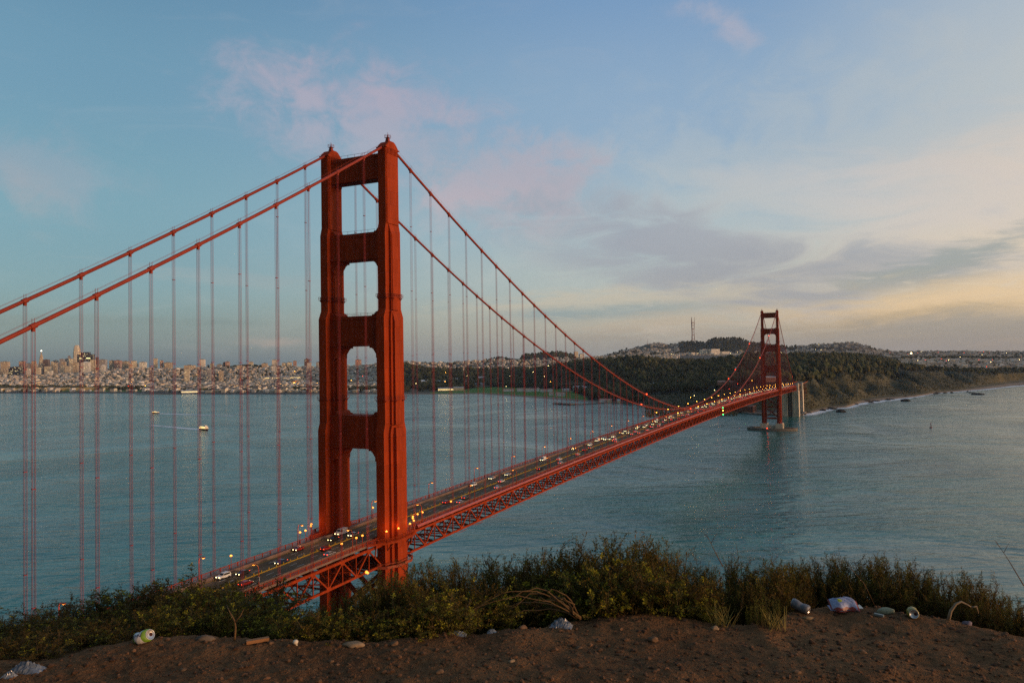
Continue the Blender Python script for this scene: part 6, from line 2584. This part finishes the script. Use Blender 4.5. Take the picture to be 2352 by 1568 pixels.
def can(name, px, py, axis, label, mats, R_=.033, L=.122, crush=.0, text=None, roll=0.0):
    """drinks can: body, end, ring; the axis is the direction its top faces"""
    p = Vector(on_ground(px, py))
    o = tag(empty(name, tuple(p + Vector((0, 0, R_ * .93)))), label, 'can')
    ax = Vector(axis).normalized()
    q = ax.to_track_quat('Z', 'Y')
    o.rotation_mode = 'QUATERNION'
    o.rotation_quaternion = q
    nseg, prof = 40, []
    for i in range(25):
        t = i / 24
        r = R_ * (1 - .16 * max(0, (abs(t - .5) - .42) / .08) ** 1.5)
        prof.append((r, (t - .5) * L))

    def dent(x, y, z):
        if not crush:
            return x, y, z
        a = math.atan2(y, x)
        k = math.exp(-((z - .006) / .016) ** 2) * (.5 + .5 * math.cos(a - 1.9 + roll)) ** 2
        k2 = math.exp(-((z + .03) / .014) ** 2) * (.5 + .5 * math.cos(a + 1.4 + roll)) ** 3
        s = 1 - crush * .62 * k - crush * .30 * k2 + .018 * math.sin(a * 7 + z * 260)
        bend = crush * .9 * z * z / L
        return x * s + bend, y * s - crush * .10 * (z if z > 0 else 0), z * (1 - crush * .12)
    v, f, mi = [], [], []
    for r, z in prof:
        for k in range(nseg):
            t = 2 * math.pi * k / nseg
            v.append(dent(r * math.cos(t), r * math.sin(t), z))
    for i in range(len(prof) - 1):
        for k in range(nseg):
            f.append((i * nseg + k, i * nseg + (k + 1) % nseg, (i + 1) * nseg + (k + 1) % nseg, (i + 1) * nseg + k))
            mi.append(1 if (i < 5 or i > 19) and len(mats) > 1 else 0)
    mb = MB()
    mb.add(v, f)
    mb.mi = mi
    body = mb.build('can_body', mats, o, None, True, False)
    for sgn in (1, -1):
        e = MB()
        z0 = sgn * L / 2
        c = dent(0, 0, z0)
        rr = R_ * .84
        ring = [(rr, z0), (rr * 1.0, z0 + sgn * .002), (rr * .92, z0 + sgn * .002), (rr * .88, z0 - sgn * .005), (rr * .05, z0 - sgn * .005)]
        vv, ff = [], []
        for r, z in ring:
            for k in range(24):
                t = 2 * math.pi * k / 24
                vv.append((c[0] + r * math.cos(t), c[1] + r * math.sin(t), c[2] + z - z0))
        for i in range(len(ring) - 1):
            for k in range(24):
                ff.append((i * 24 + k, i * 24 + (k + 1) % 24, (i + 1) * 24 + (k + 1) % 24, (i + 1) * 24 + k))
        e.add(vv, ff)
        e.build('can_end', metalM, o, None, True)
    c = dent(0, 0, L / 2)
    h = MB()
    h.lathe([(R_ * .30, 0), (R_ * .30, .0012)], 14, org=(c[0] + R_ * .25, c[1], c[2] - .0046))
    h.build('can_opening', M['dark_slot'], o)
    if text:
        tx = bpy.data.curves.new('lettering', 'FONT')
        tx.body = text
        tx.size = .034
        tx.shear = .25
        tx.space_character = .92
        tx.extrude = .0
        tmp = bpy.data.objects.new('tmp_text', tx)
        COL.objects.link(tmp)
        bpy.context.view_layer.update()
        dg = bpy.context.evaluated_depsgraph_get()
        me = bpy.data.meshes.new_from_object(tmp.evaluated_get(dg))
        bpy.data.objects.remove(tmp)
        to_c = (Vector(CAM) - p).normalized() + Vector((0, 0, .45))
        a_cam = math.atan2(to_c.dot(q @ Vector((0, 1, 0))), to_c.dot(q @ Vector((1, 0, 0))))
        bm = bmesh.new(); bm.from_mesh(me)
        bmesh.ops.subdivide_edges(bm, edges=bm.edges[:], cuts=1)
        for vv in bm.verts:
            s, h_ = vv.co.x - .053, vv.co.y - .010
            a = a_cam + h_ / R_
            z = -s - .006
            vv.co = Vector(dent((R_ + .0009) * math.cos(a), (R_ + .0009) * math.sin(a), z))
        bm.to_mesh(me); bm.free()
        link_mesh('lettering', me, inkM, body)
    return o


rv, fv, uv = Vector(cx), Vector((FH[0], FH[1], 0)), Vector((0, 0, 1))
can('drinks_can', 322, 1477, rv * .80 - fv * .36 + uv * .42, 'crushed white and green drinks can with dark lettering, at the dirt edge on the left', [canW, canG], .035, .116, 1.0, 'Modelo', roll=1.2)
can('drinks_can', 1838, 1403, rv * .7 - fv * .6 - uv * .25, 'crushed dull grey drinks can by the spiky green plant', [mat('can_grey', (.15, .15, .16), .5, .2, 25, metal=.4)], .031, .11, .35)
can('drinks_can', 2095, 1417, -fv * .88 - rv * .36 + uv * .16, 'yellow drinks can seen end on with its silver rim toward us', [mat('can_yellow', (.26, .20, .02), .4, .15, 20, spec=.5)], .031, .10, .3)


def snack_bag():
    p = Vector(on_ground(1938, 1403))
    o = tag(empty('snack_bag', tuple(p + Vector((0, 0, .02))), None, YAW - math.pi / 2 - .12), 'shiny silver blue snack bag with red trim lying on the right bank', 'bag')
    W, D = .168, .085
    n, k = 26, 16
    rgb = random.Random(4)
    v, f, mi = [], [], []
    for j in range(k + 1):
        for i in range(n + 1):
            a, b_ = i / n - .5, j / k - .5
            puff = (1 - (2 * a) ** 4) * (1 - (2 * b_) ** 4)
            z = .034 * puff + .003 * math.sin(a * 31 + b_ * 17) * puff + .004 * math.sin(b_ * 40 + a * 23)
            v.append((a * W, b_ * D + .012 * math.sin(a * 9), z + (.5 + b_) * .035))
    m_ = len(v)
    v += [(x, y, z * .25 - .01) for x, y, z in v]
    for j in range(k):
        for i in range(n):
            q = j * (n + 1) + i
            f.append((q, q + 1, q + n + 2, q + n + 1))
            edge = j < 1 or i > n - 3 or i < 1
            c = 1 if edge else 0
            if 7 <= i <= 10 and 6 <= j <= 9:
                c = 2
            mi.append(c)
            f.append((m_ + q, m_ + q + n + 1, m_ + q + n + 2, m_ + q + 1)); mi.append(0 if j > 0 else 1)
    mb = MB(); mb.add(v, f); mb.mi = mi
    foil = mat('silver_blue_foil', (.34, .36, .48), .5, .25, 30, metal=.2)
    redf = mat('red_foil', (.26, .035, .02), .4, .2, 30, spec=.5)
    yel = mat('yellow_print', (.50, .50, .04), .5, .1, 30)
    mb.build('pouch', [foil, redf, yel], o, None, True)
    s = MB()
    s.box(W / 2 - .002, W / 2 + .022, -D * .42, D * .40, .004, .012)
    for q in range(9):
        y = -D * .40 + q * D * .098
        s.box(W / 2 + .020, W / 2 + .024, y, y + .006, .004, .0121)
    s.build('sealed_end', mat('foil_inside', (.45, .40, .34), .3, .2, 30, metal=.7), o)


snack_bag()


def lump(name, px, py, size, label, cat, m, seed=0, sink=.35, amp=.2):
    p = Vector(on_ground(px, py))
    rgv = random.Random(seed)
    ph = [rgv.uniform(0, 6.28) for _ in range(8)]
    mb = MB()
    mb.ico((0, 0, 0), 1, 3)
    out = []
    for x, y, z in mb.v:
        k = 1 + amp * (math.sin(3 * x + ph[0]) * math.cos(3 * y + ph[1]) + .6 * math.sin(6 * z + ph[2] + 4 * x) * math.cos(5 * y + ph[3]) + .35 * math.sin(11 * x + ph[4]) * math.sin(12 * y + ph[5]))
        out.append((x * k * size[0], y * k * size[1], z * k * size[2]))
    mb.v = out
    o = mb.build(name, m, None, tuple(p + Vector((0, 0, size[2] * (1 - 2 * sink) * .8))), True)
    o.rotation_euler = (0, 0, YAW - math.pi / 2 + rgv.uniform(-.2, .2))
    return tag(o, label, cat)


paleS = mat('pale_stone', (.27, .18, .10), .9, .25, 25, bump=.3)
greyS = mat('grey_stone', (.13, .095, .065), .9, .3, 25, bump=.3)
brownS = mat('brown_stone', (.16, .09, .045), .95, .3, 25, bump=.3)
lump('stone', 812, 1482, (.055, .03, .018), 'flat pale stone lying at the dirt edge below the near tower', 'stone', paleS, 3)
lump('stone', 470, 1470, (.06, .03, .022), 'grey brown stone half under the shrub between can and stick', 'stone', greyS, 4)
lump('stone', 2222, 1434, (.026, .02, .018), 'small mauve grey stone below the pale curled branch', 'stone', mat('mauve_stone', (.20, .16, .18), .9, .2, 25), 5)
lump('stone', 622, 1478, (.017, .014, .012), 'small round brown stone right of the wooden stick', 'stone', brownS, 6)
lump('stone', 1857, 1421, (.035, .02, .012), 'wedge shaped tan stone on the right slope of dirt', 'stone', mat('tan_stone', (.30, .18, .08), .9, .2, 25), 7)
lump('stone', 1642, 1444, (.026, .02, .014), 'tan stone near the edge in front of the dry stalks', 'stone', paleS, 8)
lump('stone', 1175, 1520, (.018, .014, .011), 'pale pebble alone in the middle of the dirt', 'stone', paleS, 9)
for k, (px, py, s, lab) in enumerate(((1200, 1443, .022, 'rounded brown stone left of the crumpled wrapper'), (905, 1480, .02, 'brown stone in the dirt right of the flat pale stone'), (420, 1540, .016, 'brown stone in the lower left dirt'), (1500, 1470, .024, 'brown clod in the dirt below the hedge top'),
                                  (1330, 1490, .018, 'brown clod left of the larger one in the dirt'), (760, 1520, .015, 'reddish stone in the dirt below the flat pale stone'), (1980, 1500, .022, 'brown clod on the shaded right part of the dirt'), (1830, 1545, .018, 'brown stone near the lower frame edge at right'),
                                  (1010, 1545, .02, 'brown clod near the lower frame edge in the middle'))):
    lump('stone', px, py, (s * 1.2, s, s * .7), lab, 'stone', brownS, 30 + k)
p0, p1 = Vector(on_ground(566, 1479)) + Vector((0, 0, .012)), Vector(on_ground(618, 1472)) + Vector((0, 0, .016))
m_ = MB(); m_.bar(tuple(p0), tuple(p1), .030, .018)
tag(m_.build('wooden_stick', mat('weathered_wood', (.30, .14, .055), .8, .25, 30, stretch=(1, 8, 8))), 'short orange brown wooden stick lying on the dirt', 'stick')
o = tag(empty('mushroom', tuple(Vector(on_ground(684, 1482)))), 'small pale mushroom with a round cap at the dirt edge', 'mushroom')
m_ = MB(); m_.tube([(0, 0, -.01), (-.012, .006, .018)], [.006, .005], 8)
m_.build('stem', mat('mushroom_flesh', (.62, .52, .36), .7, .1, 20), o)
m_ = MB(); m_.ico((-.012, .006, .024), .016, 2, sq=(1, 1, .85))
m_.build('cap', mat('mushroom_cap', (.68, .58, .44), .6, .1, 20), o, None, True)


def crumple(px, py, w, d, h, label, m, seed, name='plastic_wrapper', cat='wrapper'):
    p = Vector(on_ground(px, py))
    n, k = 18, 12
    rgv = random.Random(seed)
    v, f = [], []
    for j in range(k + 1):
        for i in range(n + 1):
            a, b_ = i / n - .5, j / k - .5
            e = (1 - (2 * a) ** 2) * (1 - (2 * b_) ** 2)
            z = h * e * (.6 + .6 * rgv.random()) + .004
            v.append((a * w * (1 + rgv.uniform(-.06, .06)), b_ * d * (1 + rgv.uniform(-.1, .1)), z))
    m0 = len(v)
    v += [(x, y, z - .004) for x, y, z in v]
    for j in range(k):
        for i in range(n):
            q = j * (n + 1) + i
            f += [(q, q + 1, q + n + 2, q + n + 1), (m0 + q, m0 + q + n + 1, m0 + q + n + 2, m0 + q + 1)]
    rim = [i for i in range(n + 1)] + [j * (n + 1) + n for j in range(1, k + 1)] + [k * (n + 1) + i for i in range(n - 1, -1, -1)] + [j * (n + 1) for j in range(k - 1, 0, -1)]
    for a, b_ in zip(rim, rim[1:] + rim[:1]):
        f.append((a, m0 + a, m0 + b_, b_))
    mb = MB(); mb.add(v, f)
    o = mb.build(name, m, None, tuple(p))
    o.rotation_euler = (0, 0, YAW - math.pi / 2 + rgv.uniform(-.3, .3))
    return tag(o, label, cat)


clearP = mat('clear_plastic', (.20, .21, .22), .25, .15, 20, spec=.7)
crumple(1290, 1438, .13, .08, .045, 'grey plastic wrapper under the root of the fanned bare branches', mat('grey_plastic', (.14, .155, .18), .35, .2, 20, spec=.6), 1)
crumple(1052, 1458, .10, .05, .022, 'flattened shiny wrapper with yellow end at the dirt edge in the middle', clearP, 2)
crumple(1130, 1453, .055, .035, .02, 'small clear scrap right of the flattened shiny wrapper', clearP, 3)
lump('yellow_scrap', 1034, 1457, (.024, .014, .012), 'dull yellow scrap left of the flattened shiny wrapper', 'scrap', mat('dull_yellow', (.28, .22, .03), .7), 12)
crumple(62, 1541, .17, .09, .05, 'bluish grey plastic bag at the lower left corner of the dirt', mat('blue_grey_plastic', (.10, .12, .15), .4, .2, 20, spec=.5), 5, 'plastic_bag', 'bag')
crumple(22, 1556, .08, .05, .03, 'whitish plastic piece beside the bluish bag at the lower left corner', clearP, 6)
lump('foam_lump', 2034, 1407, (.055, .026, .024), 'pale green foam lump on the right bank', 'lump', mat('pale_green_foam', (.24, .25, .16), .8, .15, 20), 13, .25, .08)
p0, p1 = Vector(on_ground(2008, 1412)) + Vector((0, 0, .008)), Vector(on_ground(2030, 1417)) + Vector((0, 0, .008))
m_ = MB(); m_.bar(tuple(p0), tuple(p1), .018, .012)
tag(m_.build('plastic_strip', mat('pale_plastic', (.20, .23, .21), .5, .1, 20)), 'pale plastic strip in front of the green foam lump', 'strip')
# dry grass at the end of the dirt
gM = mat('dry_grass', (.26, .20, .05), .85, .3, 15)
for px, py, lab in ((1773, 1440, 'yellow dry grass tuft under the spiky green plant'), (1660, 1436, 'dry grass tuft under the tall thin stalk'), (1735, 1432, 'dry grass tuft left of the yellow one')):
    p = Vector(on_ground(px, py))
    mb = MB()
    for q in range(46):
        a, l_ = rs.uniform(0, 6.28), rs.uniform(.05, .13)
        b0 = p + Vector((rs.gauss(0, .03), rs.gauss(0, .03), -.01))
        tip = b0 + Vector((math.cos(a) * l_ * .6, math.sin(a) * l_ * .6, l_))
        mb.tube([b0, b0.lerp(tip, .5) + Vector((0, 0, .01)), tip], [.0022, .0018, .0004], 3, cap=False)
    tag(mb.build('grass_tuft', gM), lab, 'grass tuft')

# ------------------------------------------------------------------ the air over the strait
HAZE = 1.7e-5
if HAZE:
    hb = MB()
    hb.box(-2500, 13500, -9000, 9500, -2.0, 640)
    hm = bpy.data.materials.new('haze_air')
    hm.use_nodes = True
    ht = hm.node_tree
    ht.nodes.clear()
    pv = ht.nodes.new('ShaderNodeVolumePrincipled')
    pv.inputs['Color'].default_value = (.66, .78, .95, 1)
    pv.inputs['Density'].default_value = HAZE
    pv.inputs['Anisotropy'].default_value = .1
    ho = ht.nodes.new('ShaderNodeOutputMaterial')
    ht.links.new(pv.outputs[0], ho.inputs['Volume'])
    tag(hb.build('haze', hm), kind='stuff')
